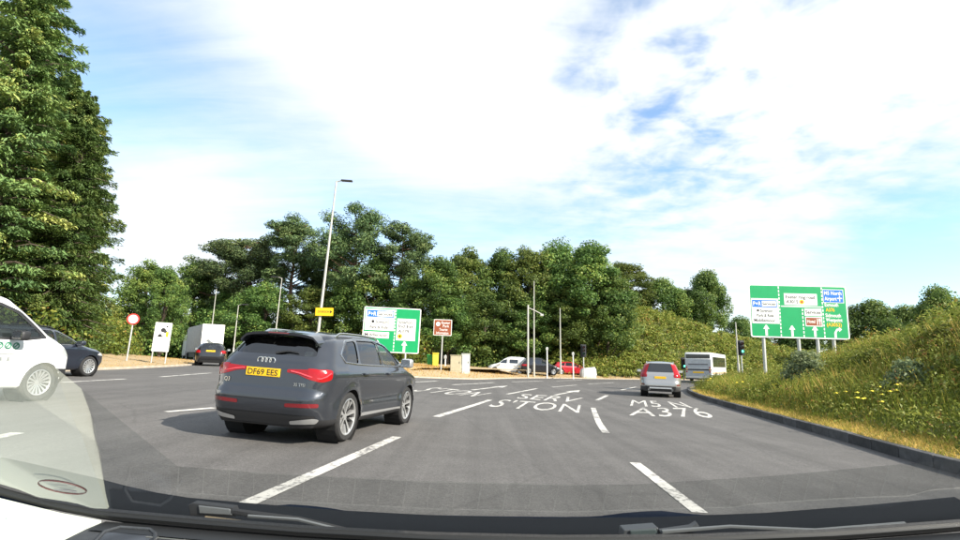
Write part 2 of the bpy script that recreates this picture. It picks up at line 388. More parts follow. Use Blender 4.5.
Z = island_profile(X, Y, sarr)
ISLAND_OBJ = tag(link('island_ground', grid_mesh('island_ground', X, Y, Z), M_STRAW), kind='structure')
def sample_island(n, rng, y0, y1, s0, s1, power=1.):
    """random spots on the island: x, y, z, s"""
    i = rng.integers(0, len(pts) - 1, n * 6); P0 = np.array([[p.x, p.y, q.x, q.y] for p, q in zip(pts, nr)])[i]
    s = s0 + (s1 - s0) * rng.random(len(i)) ** power; t = rng.random(len(i)) * .6
    tx, ty = -P0[:, 3], P0[:, 2]
    x = P0[:, 0] + P0[:, 2] * s + tx * t; y = P0[:, 1] + P0[:, 3] * s + ty * t
    k = (y > y0) & (y < y1); x, y, s = x[k][:n], y[k][:n], s[k][:n]
    return x, y, island_profile(x, y, s), s

# the scrub-covered bank behind the bus
def bank_h(x, y):
    crest = np.interp(x, [-60, 0, 14, 22, 30, 40, 52, 70], [2, 4, 8.6, 8.9, 7.2, 4.6, 2.6, 1.2])
    base = np.interp(x, [-60, 0, 14, 30, 44, 80], [70, 62, 60.5, 65.5, 71, 80])
    return crest * smooth(0, 17, y - base) + .9 * smooth(-2, 2, y - base)
xs = np.linspace(-30, 95, 90); ys = np.linspace(57, 130, 50); X, Y = np.meshgrid(xs, ys, indexing='ij')
tag(link('bank_hill', grid_mesh('bank_hill', X, Y, bank_h(X, Y) - .6 + .25 * np.sin(X * .8) * np.sin(Y * .6)), M_SOIL), kind='structure')

# ------------------------------------------------------------------ road markings
def paint_mat():
    m = bpy.data.materials.new('road paint'); m.use_nodes = True; nt = m.node_tree; N = nt.nodes; L = nt.links; b = N['Principled BSDF']
    tc = N.new('ShaderNodeTexCoord'); n = N.new('ShaderNodeTexNoise'); n.inputs['Scale'].default_value = 14; n.inputs['Detail'].default_value = 6; n.inputs['Roughness'].default_value = .75
    L.new(tc.outputs['Object'], n.inputs['Vector']); cr = N.new('ShaderNodeValToRGB')
    n2_ = N.new('ShaderNodeTexNoise'); n2_.inputs['Scale'].default_value = 1.7; n2_.inputs['Detail'].default_value = 3; L.new(tc.outputs['Object'], n2_.inputs['Vector'])
    ad = N.new('ShaderNodeMath'); ad.operation = 'MULTIPLY_ADD'; ad.inputs[1].default_value = .55; ad.inputs[2].default_value = -.27; L.new(n2_.outputs[0], ad.inputs[0])
    sm_ = N.new('ShaderNodeMath'); sm_.operation = 'ADD'; L.new(n.outputs[0], sm_.inputs[0]); L.new(ad.outputs[0], sm_.inputs[1])
    e = cr.color_ramp.elements; e[0].position = .36; e[0].color = (.15, .145, .14, 1); e[1].position = .52; e[1].color = (.58, .56, .51, 1)
    L.new(sm_.outputs[0], cr.inputs[0]); L.new(cr.outputs[0], b.inputs['Base Color']); b.inputs['Roughness'].default_value = .7
    return m
M_PAINT = paint_mat()
def stripe(pix, w):
    p = [Vector(P(*q)[:2]) for q in pix]
    if len(p) > 2: p = resample(p, .3)
    else: p = [p[0].lerp(p[1], k / 8) for k in range(9)]
    n = normals(p, 1)
    X = np.array([[q.x - m.x * w / 2, q.x + m.x * w / 2] for q, m in zip(p, n)]); Y = np.array([[q.y - m.y * w / 2, q.y + m.y * w / 2] for q, m in zip(p, n)])
    link('lane_marking', grid_mesh('lane_marking', X, Y, gn(X) + .005, False), M_PAINT, ROAD)
for pix, w in [([(240, 507), (397, 437)], .15), ([(436, 417), (490, 400)], .17), ([(507, 394.3), (537, 388.6)], .17), ([(552, 387.2), (577, 385)], .17),
               ([(700, 513), (635, 463)], .15), ([(606, 433), (600, 424.5), (596, 416), (593, 407.5)], .15), ([(597, 400.3), (607, 395.5)], .17), ([(621, 390), (636, 387)], .16),
               ([(452, 384.8), (494, 382.6)], .2), ([(512, 382), (543, 381)], .2), ([(556, 381), (582, 380.2)], .2), ([(588, 384), (614, 382.6)], .18), ([(413, 382.2), (437, 381.2)], .2),
               ([(166, 412), (214, 408)], .15), ([(62, 382.5), (126, 379)], .15), ([(160, 377), (211, 373)], .15), ([(-10, 439), (18, 433)], .15), ([(665, 396.5), (671, 396.5)], .5)]:
    stripe(pix, w)
def road_text(s, bl, br, tl, tr, bold=.0):
    me = text_mesh(s, 1., bold, align='LEFT', space=1.06); V = mesh_coords(me); w = V[:, 0].max(); u = V[:, :1] / w; v = np.clip(V[:, 1:2], -.05, 1.05)
    c = [np.array(P(*q)[:2]) for q in (bl, br, tl, tr)]
    q = (c[0] * (1 - u) + c[1] * u) * (1 - v) + (c[2] * (1 - u) + c[3] * u) * v
    set_coords(me, np.column_stack([q, gn(q[:, 0]) + .006]))
    o = link('road_lettering', me, M_PAINT, ROAD)
road_text('A376', (629, 415.5), (716, 418), (633, 407.5), (700, 408))
road_text('M5 N', (630, 406), (693, 408), (632, 400), (680, 402))
road_text("S'TON", (487, 406.5), (579, 413), (503, 399.5), (581, 405))
road_text('SERV', (516, 398.5), (574, 402.5), (523, 394), (584, 398))
road_text("S'TON", (410, 391), (472, 396.5), (437, 387.5), (493, 393))
def road_arrow(a, b_, bend):
    p0, p1 = Vector(P(*a)[:2]), Vector(P(*b_)[:2]); d = (p1 - p0); L = d.length; d.normalize(); n = Vector((d.y, -d.x))
    q = lambda s, t: p0 + d * (L * s) + n * t
    poly = [q(0, -.09), q(.62, -.09), q(.62, -.35), q(1, 0), q(.62, .35), q(.62, .09), q(0, .09)]
    me = bpy.data.meshes.new('road_arrow'); me.from_pydata([(p.x, p.y, g(p.x) + .008) for p in poly], [], [(0, 1, 5, 6), (2, 3, 4), (1, 2, 4, 5)] if False else [(0, 1, 5, 6), (1, 2, 3), (1, 3, 5), (3, 4, 5)]); me.update()
    link('road_arrow', me, M_PAINT, ROAD)
road_arrow((555, 395.2), (580, 390.3), 0); road_arrow((472, 390.2), (508, 385.8), 0)

# ------------------------------------------------------------------ vegetation
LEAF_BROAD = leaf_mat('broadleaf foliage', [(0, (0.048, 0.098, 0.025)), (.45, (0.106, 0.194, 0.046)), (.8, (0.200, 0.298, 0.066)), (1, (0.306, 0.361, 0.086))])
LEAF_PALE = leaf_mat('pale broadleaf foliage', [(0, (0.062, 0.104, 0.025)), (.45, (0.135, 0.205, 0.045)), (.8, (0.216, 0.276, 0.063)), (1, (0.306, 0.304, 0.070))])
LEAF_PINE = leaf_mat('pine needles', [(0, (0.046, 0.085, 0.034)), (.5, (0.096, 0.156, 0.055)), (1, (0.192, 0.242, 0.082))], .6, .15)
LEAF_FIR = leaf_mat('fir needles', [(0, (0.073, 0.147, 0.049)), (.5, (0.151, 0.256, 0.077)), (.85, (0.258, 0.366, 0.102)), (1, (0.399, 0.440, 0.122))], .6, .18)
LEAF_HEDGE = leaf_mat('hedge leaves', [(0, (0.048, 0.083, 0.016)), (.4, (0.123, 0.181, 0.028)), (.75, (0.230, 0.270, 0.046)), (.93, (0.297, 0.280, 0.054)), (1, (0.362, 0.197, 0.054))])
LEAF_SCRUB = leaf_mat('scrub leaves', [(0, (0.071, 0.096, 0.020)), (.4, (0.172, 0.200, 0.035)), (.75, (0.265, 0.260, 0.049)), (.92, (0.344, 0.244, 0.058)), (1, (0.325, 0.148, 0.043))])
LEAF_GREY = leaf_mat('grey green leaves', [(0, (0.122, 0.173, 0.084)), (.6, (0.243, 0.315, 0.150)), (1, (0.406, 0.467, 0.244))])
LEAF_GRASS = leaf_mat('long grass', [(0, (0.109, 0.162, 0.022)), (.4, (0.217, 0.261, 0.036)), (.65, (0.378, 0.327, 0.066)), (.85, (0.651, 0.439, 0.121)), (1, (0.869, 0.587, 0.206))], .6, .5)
LEAF_LARCH = leaf_mat('larch needles', [(0, (0.041, 0.085, 0.022)), (.5, (0.087, 0.146, 0.035)), (.85, (0.134, 0.197, 0.050)), (1, (0.185, 0.226, 0.055))], .6, .3)
LEAF_BANK = leaf_mat('bank growth', [(0, (0.090, 0.123, 0.023)), (.4, (0.193, 0.239, 0.041)), (.75, (0.283, 0.302, 0.058)), (.92, (0.343, 0.273, 0.064)), (1, (0.298, 0.159, 0.046))])
M_BARK = mat('bark', (.10, .075, .055), .9, noise=.4, nscale=3, bump=.8)
M_BARKP = mat('pine bark', (.21, .125, .085), .9, noise=.4, nscale=3, bump=.8)

def cards(C, Nn, size, aspect, rng, tint, droop=None):
    """one bent leaf (two triangles making a shallow V) per row of C, facing Nn"""
    n = len(C); Nn = Nn / (np.linalg.norm(Nn, axis=1, keepdims=True) + 1e-9)
    a = rng.normal(size=(n, 3)); 
    if droop is not None: a = droop + a * .35
    U = a - Nn * (a * Nn).sum(1, keepdims=True); U /= np.linalg.norm(U, axis=1, keepdims=True) + 1e-9
    W = np.cross(Nn, U); s = np.asarray(size).reshape(-1, 1) * np.ones((n, 1)); l = s * .5; w = s * .5 / aspect
    bend = Nn * s * .12
    V = np.stack([C - U * l - bend, C + W * w, C + U * l - bend, C - W * w], 1).reshape(-1, 3)
    Q = np.arange(n * 4).reshape(n, 4); return V, Q, np.repeat(tint, 4)
def unit(rng, n):
    d = rng.normal(size=(n, 3)); return d / np.linalg.norm(d, axis=1, keepdims=True)
def clump_cards(cent, rad, per, leaf, rng, aspect=1.5, flat=.8, up=.35, tj=.22):
    """leaves on ragged clumps at cent (k,3) with radii rad (k)"""
    k = len(cent); i = np.repeat(np.arange(k), per); d = unit(rng, len(i))
    r = rad[i] * (.35 + .75 * rng.random(len(i)) ** .6)
    C = cent[i] + d * r[:, None] * np.array([1, 1, flat])
    Nn = d * .8 + unit(rng, len(i)) * .75 + np.array([0, 0, up])
    tc = rng.normal(.42, .16, k)
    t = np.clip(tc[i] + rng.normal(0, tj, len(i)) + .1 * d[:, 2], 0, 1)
    return cards(C, Nn, leaf * rng.uniform(.6, 1.35, len(i)), aspect, rng, t)
def merge(*parts):
    V = []; Q = []; T = []; o = 0
    for v, q, t in parts: V.append(v); Q.append(q + o); T.append(t); o += len(v)
    return np.concatenate(V), np.concatenate(Q), np.concatenate(T)

def broad_tree(seed, h, r, lo, k, per, leaf, lean=0., top=1.0):
    """trunk + limbs mesh and crown mesh of a broadleaf tree standing at the origin"""
    rng = np.random.default_rng(seed)
    d = unit(rng, k); d[:, 2] = np.where(d[:, 2] < -.75, -d[:, 2], d[:, 2])
    f = .5 + .5 * rng.random(k) ** .55
    lob = 1 + .16 * np.sin(d[:, 0] * 4 + seed) * np.cos(d[:, 1] * 5 + 2 * seed) + .12 * np.sin(np.arctan2(d[:, 1], d[:, 0]) * 3 + seed)
    zc, hz = (lo + h) / 2, (h - lo) / 2
    taper = 1 - .28 * np.clip(d[:, 2], 0, 1) * top
    cent = np.stack([d[:, 0] * r * f * lob * taper + lean * d[:, 2], d[:, 1] * r * f * lob * taper, zc + d[:, 2] * hz * f * (.92 + .12 * lob)], 1)
    rad = r * rng.uniform(.17, .33, k)
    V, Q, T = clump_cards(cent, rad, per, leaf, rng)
    mb = MB(); tr = max(.12, h * .018)
    mb.tube([(0, 0, -.5), (.05, 0, lo * .6), (.1 + lean * .3, .05, zc), (lean * .6, 0, h * .86)], [tr * 1.25, tr, tr * .65, tr * .12], 7)
    for j in range(0, k, max(1, k // 16)):
        c = cent[j]; z0 = min(max(c[2] - hz * .55, lo * .55), h * .7)
        mb.tube([(.05, 0, z0), (c[0] * .5, c[1] * .5, z0 + (c[2] - z0) * .45), tuple(c)], [tr * .42, tr * .28, tr * .08], 5)
    return mb.mesh('trunk', True), np_mesh('crown', V, Q, T)

def pine_tree(seed, h, r, lo, k, per, leaf):
    """open-crowned pine: bare limbs below, flat-topped needle clouds above"""
    rng = np.random.default_rng(seed); mb = MB(); tr = h * .017
    bendx, bendy = rng.normal(0, .5, 2)
    ax = lambda z: Vector((bendx * (z / h) ** 2 + .25 * math.sin(z * .5 + seed), bendy * (z / h) ** 2, z))
    zs = np.linspace(-.5, h * .93, 9); mb.tube([ax(max(z, 0)) + Vector((0, 0, min(z, 0))) for z in zs], [tr * (1.2 - 1.05 * max(z, 0) / h) for z in zs], 8)
    cent, rad = [], []
    for j in range(k):
        z = lo + (h - lo) * (j + rng.random()) / k; q = (z - lo) / (h - lo)
        L = r * (.45 + .65 * math.sin(math.pi * min(1, .25 + q * .72))) * rng.uniform(.55, 1.1); a = rng.uniform(0, 6.283)
        p0 = ax(z - .08 * h * (1 - q)); tip = ax(z) + Vector((math.cos(a) * L, math.sin(a) * L, rng.uniform(-.1, .5) + L * .12))
        mid = p0.lerp(tip, .5) + Vector((0, 0, -.15 * L * .3)); mb.tube([p0, mid, tip], [tr * .4 * (1 - .5 * q), tr * .25, tr * .06], 5)
        for m in range(4):
            f = rng.uniform(.5, 1.05); c = p0.lerp(tip, f) + Vector(rng.normal(0, .35, 3)); cent.append(c); rad.append(r * rng.uniform(.15, .28))
    cent = np.array(cent); rad = np.array(rad)
    V, Q, T = clump_cards(cent, rad, per, leaf, rng, 2.4, .6, .5)
    return mb.mesh('trunk', True), np_mesh('crown', V, Q, T)

def fir_tree(seed, h, r, lo, nb, per, leaf, blunt=.5):
    """tall conifer clothed with drooping sprays"""
    rng = np.random.default_rng(seed); mb = MB(); tr = h * .015
    mb.tube([(0, 0, -.5), (0, 0, h * .5), (.1, 0, h * .97)], [tr * 1.3, tr * .75, tr * .08], 8)
    Cs, Ns, Ds, Ts = [], [], [], []
    for j in range(nb):
        q = (j + rng.random()) / nb; z = lo + (h - lo) * q ** 1.08
        env = (1 - q) ** blunt * (1 - .25 * (1 - q) ** 3) + .03
        a = j * 2.399 + rng.normal(0, .35); L = r * env * rng.choice([rng.uniform(.5, .8), rng.uniform(.75, 1.05), rng.uniform(1.0, 1.35)])
        rise = rng.uniform(.05, .35) + .35 * q; o = np.array([math.cos(a), math.sin(a), 0.]); sd = np.array([-o[1], o[0], 0])
        tipz = L * (rise - .30)
        mb.tube([(0, 0, z), tuple(o * L * .5 + [0, 0, z + L * .5 * rise * .8]), tuple(o * L * .97 + [0, 0, z + tipz])], [tr * .25, tr * .15, tr * .03], 4)
        m = max(10, int(per * (.35 + env))); f = rng.random(m) ** .62; lat = rng.normal(0, .17, m) * L * (1.08 - f * .75)
        C = o * (f * L)[:, None] + sd * lat[:, None]
        C[:, 2] = z + f * L * rise - .30 * L * f ** 2 - np.abs(lat) * .25 - rng.random(m) ** 2 * .28 + rng.normal(0, .06, m)
        Cs.append(C); Ns.append(np.tile([0, 0, 1.], (m, 1)) * .8 + o * .35 + unit(rng, m) * .7)
        Ds.append(o * .8 + sd * np.sign(lat)[:, None] * .55 + np.array([0, 0, -.45])); tb = rng.normal(.42, .24)
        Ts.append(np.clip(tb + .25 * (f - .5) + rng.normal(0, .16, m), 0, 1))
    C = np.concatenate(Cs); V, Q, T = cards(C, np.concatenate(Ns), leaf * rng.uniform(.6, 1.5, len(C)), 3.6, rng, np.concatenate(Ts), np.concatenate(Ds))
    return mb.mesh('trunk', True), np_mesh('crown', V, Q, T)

def plant_tree(name, protos, loc, s, rz, label, cat='tree', group='trees around the junction', sz=None, leafm=None, bark=None):
    root = empty(name, loc, rz); root.scale = (s, s, sz or s); tag(root, label, cat, group)
    link('trunk', protos[0], bark or M_BARK, root); c = link('crown', protos[1], leafm, root)
    return root

# --- tall conifers at the upper left
FIRS = [fir_tree(11, 24, 3.9, .6, 340, 260, .27, .5), fir_tree(12, 17, 3.3, .4, 270, 250, .26, .55), fir_tree(13, 20, 3.8, .4, 270, 240, .26, .45)]
FG = 'conifers at the upper left'
plant_tree('conifer_tree', FIRS[0], (-26.6, 28.5, 1.4), 1.0, .4, 'tallest dark conifer, cut off by the top left edge of the picture', group=FG, leafm=LEAF_FIR)
plant_tree('conifer_tree', FIRS[1], (-25.1, 31.5, 1.4), .93, 2.2, 'conifer with pointed top forming the right edge of the tall dark group', group=FG, leafm=LEAF_FIR)
plant_tree('conifer_tree', FIRS[2], (-24.2, 25.6, 1.3), .98, 1.0, 'conifer behind the white van at the extreme left', group=FG, leafm=LEAF_FIR)
plant_tree('conifer_tree', FIRS[2], (-28.3, 35.2, 1.4), .92, 4.0, 'darker conifer half hidden behind the pointed one', group=FG, leafm=LEAF_FIR)

# --- the tree belt
LARCH = fir_tree(14, 13, 2.7, .3, 230, 240, .19, .5)
plant_tree('larch_tree', LARCH, (-22.6, 28.4, 1.2), 1.0, .3, 'lighter green drooping conifer in front of the dark ones', group=FG, leafm=LEAF_LARCH)
plant_tree('conifer_tree', FIRS[1], (-28.0, 33.5, 1.4), 1.1, 5.0, 'conifer top filling the gap between the two tallest', group=FG, leafm=LEAF_FIR)
BR = [broad_tree(21, 15, 4.6, 1.2, 120, 250, .29), broad_tree(22, 16, 4.0, 1.4, 110, 250, .28, .4), broad_tree(23, 14, 5.2, 1.0, 130, 250, .30, -.3), broad_tree(24, 17, 4.4, 1.0, 125, 250, .29, 0, .6),
      broad_tree(25, 9, 4.2, .5, 95, 250, .27)]
PN = [pine_tree(31, 19, 4.2, 11.0, 34, 190, .30), pine_tree(32, 18, 5.0, 9.0, 44, 190, .30), pine_tree(33, 17, 4.4, 8.0, 40, 190, .30)]
def belt(px, top, Y, kind, i, wpx, label, leafm=None, group='tree belt beyond the verge', z0=.9):
    """stand a tree at depth Y so that its top shows at pixel row top"""
    b = at(px, 345, Y); base = Vector((b.x, Y, z0)); t = at(px, top, Y); h = t.z - z0
    pr = (BR if kind == 'b' else PN)[i]; hh = {'b': [15, 16, 14, 17, 9], 'p': [19, 18, 17]}[kind][i]; rr = {'b': [4.6, 4.0, 5.2, 4.4, 4.2], 'p': [4.2, 5.0, 4.4]}[kind][i]
    sx = (wpx / 2) * Y / F / rr
    plant_tree('pine_tree' if kind == 'p' else 'broadleaf_tree', pr, base, sx, (px * 1.7) % 6.28, label, group=group, sz=h / hh, leafm=leafm or (LEAF_PINE if kind == 'p' else LEAF_BROAD), bark=M_BARKP if kind == 'p' else None)
PL = LEAF_PALE
for a in [(140, 262, 58, 'b', 3, 56, 'yellowish tree just right of the tall conifers', PL), (160, 268, 54, 'b', 1, 44, 'small tree rising above the round speed sign', None),
          (190, 262, 86, 'b', 0, 60, 'tree directly above the white lorry trailer', None), (215, 250, 86, 'p', 2, 72, 'low dark pine left of the taller pines', None),
          (246, 243, 84, 'p', 1, 76, 'broad dark pine above the dark hatchback', None), (288, 224, 80, 'p', 0, 66, 'slender pine with bare limbs left of the tall lamp post', None),
          (262, 283, 76, 'b', 0, 62, 'low leafy tree behind the thin lamp posts', PL), (234, 290, 84, 'b', 2, 66, 'low leafy tree just right of the lorry', None),
          (318, 250, 84, 'p', 2, 60, 'pine directly behind the tall lamp post', None), (352, 217, 74, 'p', 1, 78, 'tallest pine, just right of the lamp post', None),
          (396, 232, 72, 'p', 2, 72, 'dark pine above the green sign in the tree belt', None), (372, 262, 72, 'b', 1, 52, 'pale tree in front of the pines above the green sign', PL),
          (312, 286, 75, 'b', 3, 60, 'leafy tree behind the yellow plate on the lamp post', None), (345, 282, 73, 'b', 0, 56, 'leafy tree directly behind the green sign', None),
          (432, 259, 66, 'b', 1, 64, 'dark tree behind the brown tourist sign', None), (408, 282, 70, 'b', 2, 56, 'low tree between green sign and brown sign', None),
          (465, 250, 70, 'b', 3, 68, 'tree behind the roadside cabinets', None), (498, 252, 70, 'b', 1, 62, 'tree above the parked white van', None),
          (484, 288, 66, 'b', 0, 60, 'low leafy tree beside the parked white van', None), (530, 247, 68, 'b', 3, 62, 'pale tree behind the pair of signal masts', PL),
          (556, 246, 69, 'b', 2, 66, 'tree above the parked red car', None), (590, 246, 66, 'b', 1, 74, 'large rounded tree at the right end of the belt', None),
          (570, 285, 66, 'b', 3, 62, 'dark tree behind the parked red car', None), (608, 272, 65, 'b', 0, 60, 'bushy dark tree left of the scrubby bank', None),
          (448, 298, 65, 'b', 2, 60, 'low tree above the beige cabinet', None), (530, 298, 66, 'b', 0, 56, 'low dark tree behind the parked people carrier', None)]:
    belt(*a)
for a in [(626, 262, 90, 'b', 3, 54, 'tree rising behind the top of the scrubby bank', None), (664, 283, 92, 'b', 4, 56, 'rounded tree on the crest of the bank', None),
          (690, 290, 93, 'b', 0, 44, 'smaller tree between two others on the bank', PL), (709, 276, 92, 'b', 4, 44, 'tree at the right end of the bank crest', None)]:
    belt(*a, group='trees on top of the bank', z0=float(bank_h(np.array([at(a[0], 330, a[2]).x]), np.array([float(a[2])]))[0]) - .8)
for a in [(742, 318, 120, 'b', 2, 34, 'far dark tree left of the large green sign', None), (775, 326, 110, 'b', 4, 60, 'far tree seen under the large green sign', None), (815, 330, 105, 'b', 4, 70, 'far tree under the right half of the large sign', None),
          (872, 306, 70, 'b', 4, 60, 'dark rounded tree on the right skyline beside the sign', None), (905, 311, 75, 'b', 4, 55, 'low tree in the middle of the right skyline', None),
          (943, 293, 62, 'b', 4, 52, 'tree at the far right of the skyline', None), (975, 300, 60, 'b', 2, 60, 'tree cut by the right edge of the picture', None)]:
    belt(*a, group='trees on the right skyline', z0=0.)

# --- roadside undergrowth along the verges: one mass of leaves
def line_sample(edge, side, off0, off1, n, rng, i0=0., i1=1.):
    p = resample(edge, .5); nn = normals(p, side); A = np.array([[a.x, a.y, b.x, b.y] for a, b in zip(p, nn)])
    k = (len(A) * (i0 + (i1 - i0) * rng.random(n))).astype(int).clip(0, len(A) - 1); o = off0 + (off1 - off0) * rng.random(n)
    return A[k, 0] + A[k, 2] * o, A[k, 1] + A[k, 3] * o, o
def mass(name, label, cat, x, y, z, hts, rads, per, leaf, m, seed, flat=1.):
    """many low bushes run together"""
    rng = np.random.default_rng(seed); cent, rad = [], []
    for a, b, c, h, r in zip(x, y, z, hts, rads):
        k = max(4, int(7 * h / 2)); d = unit(rng, k); d[:, 2] = np.abs(d[:, 2])
        q = np.stack([a + d[:, 0] * r, b + d[:, 1] * r, c + d[:, 2] * h * .85 + .1], 1); cent.append(q); rad.append(r * rng.uniform(.35, .6, k))
    cent = np.concatenate(cent); rad = np.concatenate(rad); V, Q, T = clump_cards(cent, rad, per, leaf, rng, 1.5, flat)
    return tag(link(name, np_mesh(name, V, Q, T), m), label, cat, kind='stuff')
rng = np.random.default_rng(77)
x, y, o = line_sample(LEFTV, -1, 5.2, 10.5, 190, rng, .22, 1.0)
hh = .9 + (o - 5.0) * .75 + rng.random(190) * 1.3
mass('roadside_undergrowth', 'yellow green hedge growth behind the dry left verge', 'undergrowth', x, y, gn(x) * .5 + .9, hh, hh * .5 + .3, 62, .17, LEAF_HEDGE, 78)
x, y, o = line_sample(FARV, -1, 13, 19, 150, rng, .0, .37)
hh = 1.4 + rng.random(150) * 3.2
kp = (x / y * F + 480 < 410); x, y, hh = x[kp], y[kp], hh[kp]
mass('belt_undergrowth', 'leafy undergrowth along the foot of the tree belt', 'undergrowth', x, y, np.full(len(x), .8), hh, hh * .4 + .6, 36, .34, LEAF_HEDGE, 79)
x = rng.uniform(-3, 17, 60); y = np.interp(x, [-3, 4, 17], [64, 67, 66]) + rng.uniform(0, 3, 60); hh = rng.uniform(2, 5, 60)
mass('dark_undergrowth', 'dark bushes behind the parked vehicles', 'undergrowth', x, y, np.full(60, .5), hh, hh * .35 + .6, 46, .32, LEAF_BROAD, 80)
n = 130; px_ = rng.uniform(122, 330, n); Yy = rng.uniform(84, 92, n); x = (px_ - 480) / F * Yy; hh = rng.uniform(4, 8.5, n)
mass('rear_undergrowth', 'tall dark growth between the trunks behind the lorry', 'undergrowth', x, Yy, np.full(n, .8), hh, hh * .3 + .8, 30, .42, LEAF_BROAD, 83)
# --- the bank of scrub
n = 1500; x = rng.uniform(9, 62, n); y = np.interp(x, [-60, 0, 14, 30, 44, 80], [70, 62, 60.5, 65.5, 71, 80]) + rng.uniform(-1.0, 21, n)
hh = rng.uniform(.6, 1.9, n)
mass('bank_scrub', 'dense scrub covering the grassy bank behind the bus', 'scrub', x, y, bank_h(x, y) - .6, hh, rng.uniform(.7, 1.5, n), 28, .25, LEAF_BANK, 81, .7)

# --- the island: long grass, weeds, bushes
def blades(x, y, z, h, w, rng, tint, lean=.24):
    n = len(x); a = rng.uniform(0, 6.283, n); b = np.stack([np.cos(a), np.sin(a), np.zeros(n)], 1); l = rng.normal(0, lean, (n, 2)) * h[:, None]
    B = np.stack([x, y, z], 1); M = B + np.stack([l[:, 0] * .3, l[:, 1] * .3, h * .55], 1); T = B + np.stack([l[:, 0], l[:, 1], h * .97], 1)
    W = b * w[:, None] * .5
    V = np.stack([B - W, B + W, M + W * .8, M - W * .8, T + W * .25, T - W * .25], 1).reshape(-1, 3); i = np.arange(n)[:, None] * 6
    Q = np.concatenate([i + [0, 1, 2, 3], i + [3, 2, 4, 5]]); return V, Q, np.repeat(tint, 6)
rg = np.random.default_rng(5)
def patch(x, y, f=.35, ph=0.):                               # slow variation of what grows where
    return .5 + .25 * np.sin(x * f * 2.1 + ph + 1.7 * np.sin(y * f)) + .25 * np.sin(y * f * 1.7 + 2 * ph + 1.3 * np.sin(x * f * 1.3))
parts = []
x, y, z, s = sample_island(60000, rg, 5, 44, .45, 7.0, .8)
pt = patch(x, y); h = (.18 + .58 * smooth(.6, 1.7, s)) * rg.uniform(.5, 1.25, len(x)) * (.7 + .5 * pt)
parts.append(blades(x, y, z - .02, h, np.where(y < 14, .012, .022) * rg.uniform(.7, 1.5, len(x)), rg, np.clip(.18 + .55 * pt * rg.random(len(x)) ** .8 + .35 * (rg.random(len(x)) < .25), 0, 1)))
x, y, z, s = sample_island(22000, rg, 5, 30, .16, 1.2)       # short dry grass beside the kerb
parts.append(blades(x, y, z - .01, rg.uniform(.03, .13, len(x)), rg.uniform(.008, .016, len(x)), rg, np.clip(.72 + rg.normal(0, .16, len(x)), 0, 1), .6))
x, y, z, s = sample_island(30000, rg, 6, 48, 6, 17)
parts.append(blades(x, y, z - .02, rg.uniform(.35, 1.0, len(x)), rg.uniform(.02, .04, len(x)), rg, np.clip(patch(x, y, .3, 2) * rg.random(len(x)) + .2, 0, 1)))
V, Q, T = merge(*parts); tag(link('island_grass', np_mesh('island_grass', V, Q, T), LEAF_GRASS), 'long green and straw coloured grass on the island mound', 'grass', kind='stuff')
# leafy weeds
x, y, z, s = sample_island(8000, rg, 6, 46, .75, 15, .9)
hw = rg.uniform(.25, .95, len(x)) * (.5 + .5 * smooth(.7, 2., s)); cent, rad = [], []
for a, b, c, hh_ in zip(x, y, z, hw):
    k = 3; cent.append(np.stack([a + rg.normal(0, .22, k), b + rg.normal(0, .22, k), c + hh_ * rg.uniform(.3, .95, k)], 1)); rad.append(rg.uniform(.14, .34, k))
cent = np.concatenate(cent); rad = np.concatenate(rad)
V, Q, T = clump_cards(cent, rad, 20, .085, rg, 2.4, .9, tj=.22); tag(link('island_weeds', np_mesh('island_weeds', V, Q, T), LEAF_BANK), 'leafy weeds growing through the grass of the island mound', 'weeds', kind='stuff')
x, y, z, s = sample_island(420, rg, 8, 46, 2.6, 16)
keep = rg.random(len(x)) < .9
hh = rg.uniform(.35, 1.3, len(x)) * (.45 + .65 * smooth(3, 8, s)); mass('island_bramble', 'bramble and low bushes on the crest of the island', 'scrub', x, y, z, hh, hh * .55 + .2, 60, .12, LEAF_BANK, 82)
# one grey-green bush by the sign posts and a few of the tall weeds
def shrub(name, loc, h, r, k, per, leaf, m, label, seed):
    rg2 = np.random.default_rng(seed); d = unit(rg2, k); d[:, 2] = np.abs(d[:, 2]) * rg2.uniform(.3, 1, k); c = d * np.array([r * .8, r * .8, h * .85]) + [0, 0, .12 * h]
    V, Q, T = clump_cards(c, r * rg2.uniform(.22, .42, k), per, leaf, rg2, 2.0)
    root = tag(empty(name, loc), label, 'shrub'); link('foliage', np_mesh('foliage', V, Q, T), m, root); mb = MB()
    for j in range(0, k, 3): mb.tube([(0, 0, -.1), tuple(c[j] * .5 + [0, 0, .05]), tuple(c[j])], [.02, .014, .005], 5)
    mb.build('stem', M_BARK, root)
def isl(px, py, Y):                                          # a spot on the island at depth Y under a pixel column
    q = at(px, py, Y); s = island_s(np.array([q.x]), np.array([Y])); return Vector((q.x, Y, float(island_profile(np.array([q.x]), np.array([Y]), s)[0])))
shrub('grey_shrub', isl(806, 380, 20), 1.5, .85, 44, 95, .12, LEAF_GREY, 'grey green bushy shrub below the large green sign', 91)
shrub('pale_shrub', isl(908, 380, 13.5), 1.1, .6, 30, 80, .10, LEAF_GREY, 'pale leafy shrub on the mound near the right edge', 92)
shrub('round_shrub', isl(872, 360, 17.5), 1.0, .95, 34, 80, .12, LEAF_BANK, 'low rounded shrub on the mound right of the sign', 93)
shrub('round_shrub', isl(948, 350, 14.5), 1.3, .9, 34, 80, .12, LEAF_BANK, 'rounded shrub on the mound at the right edge', 94)
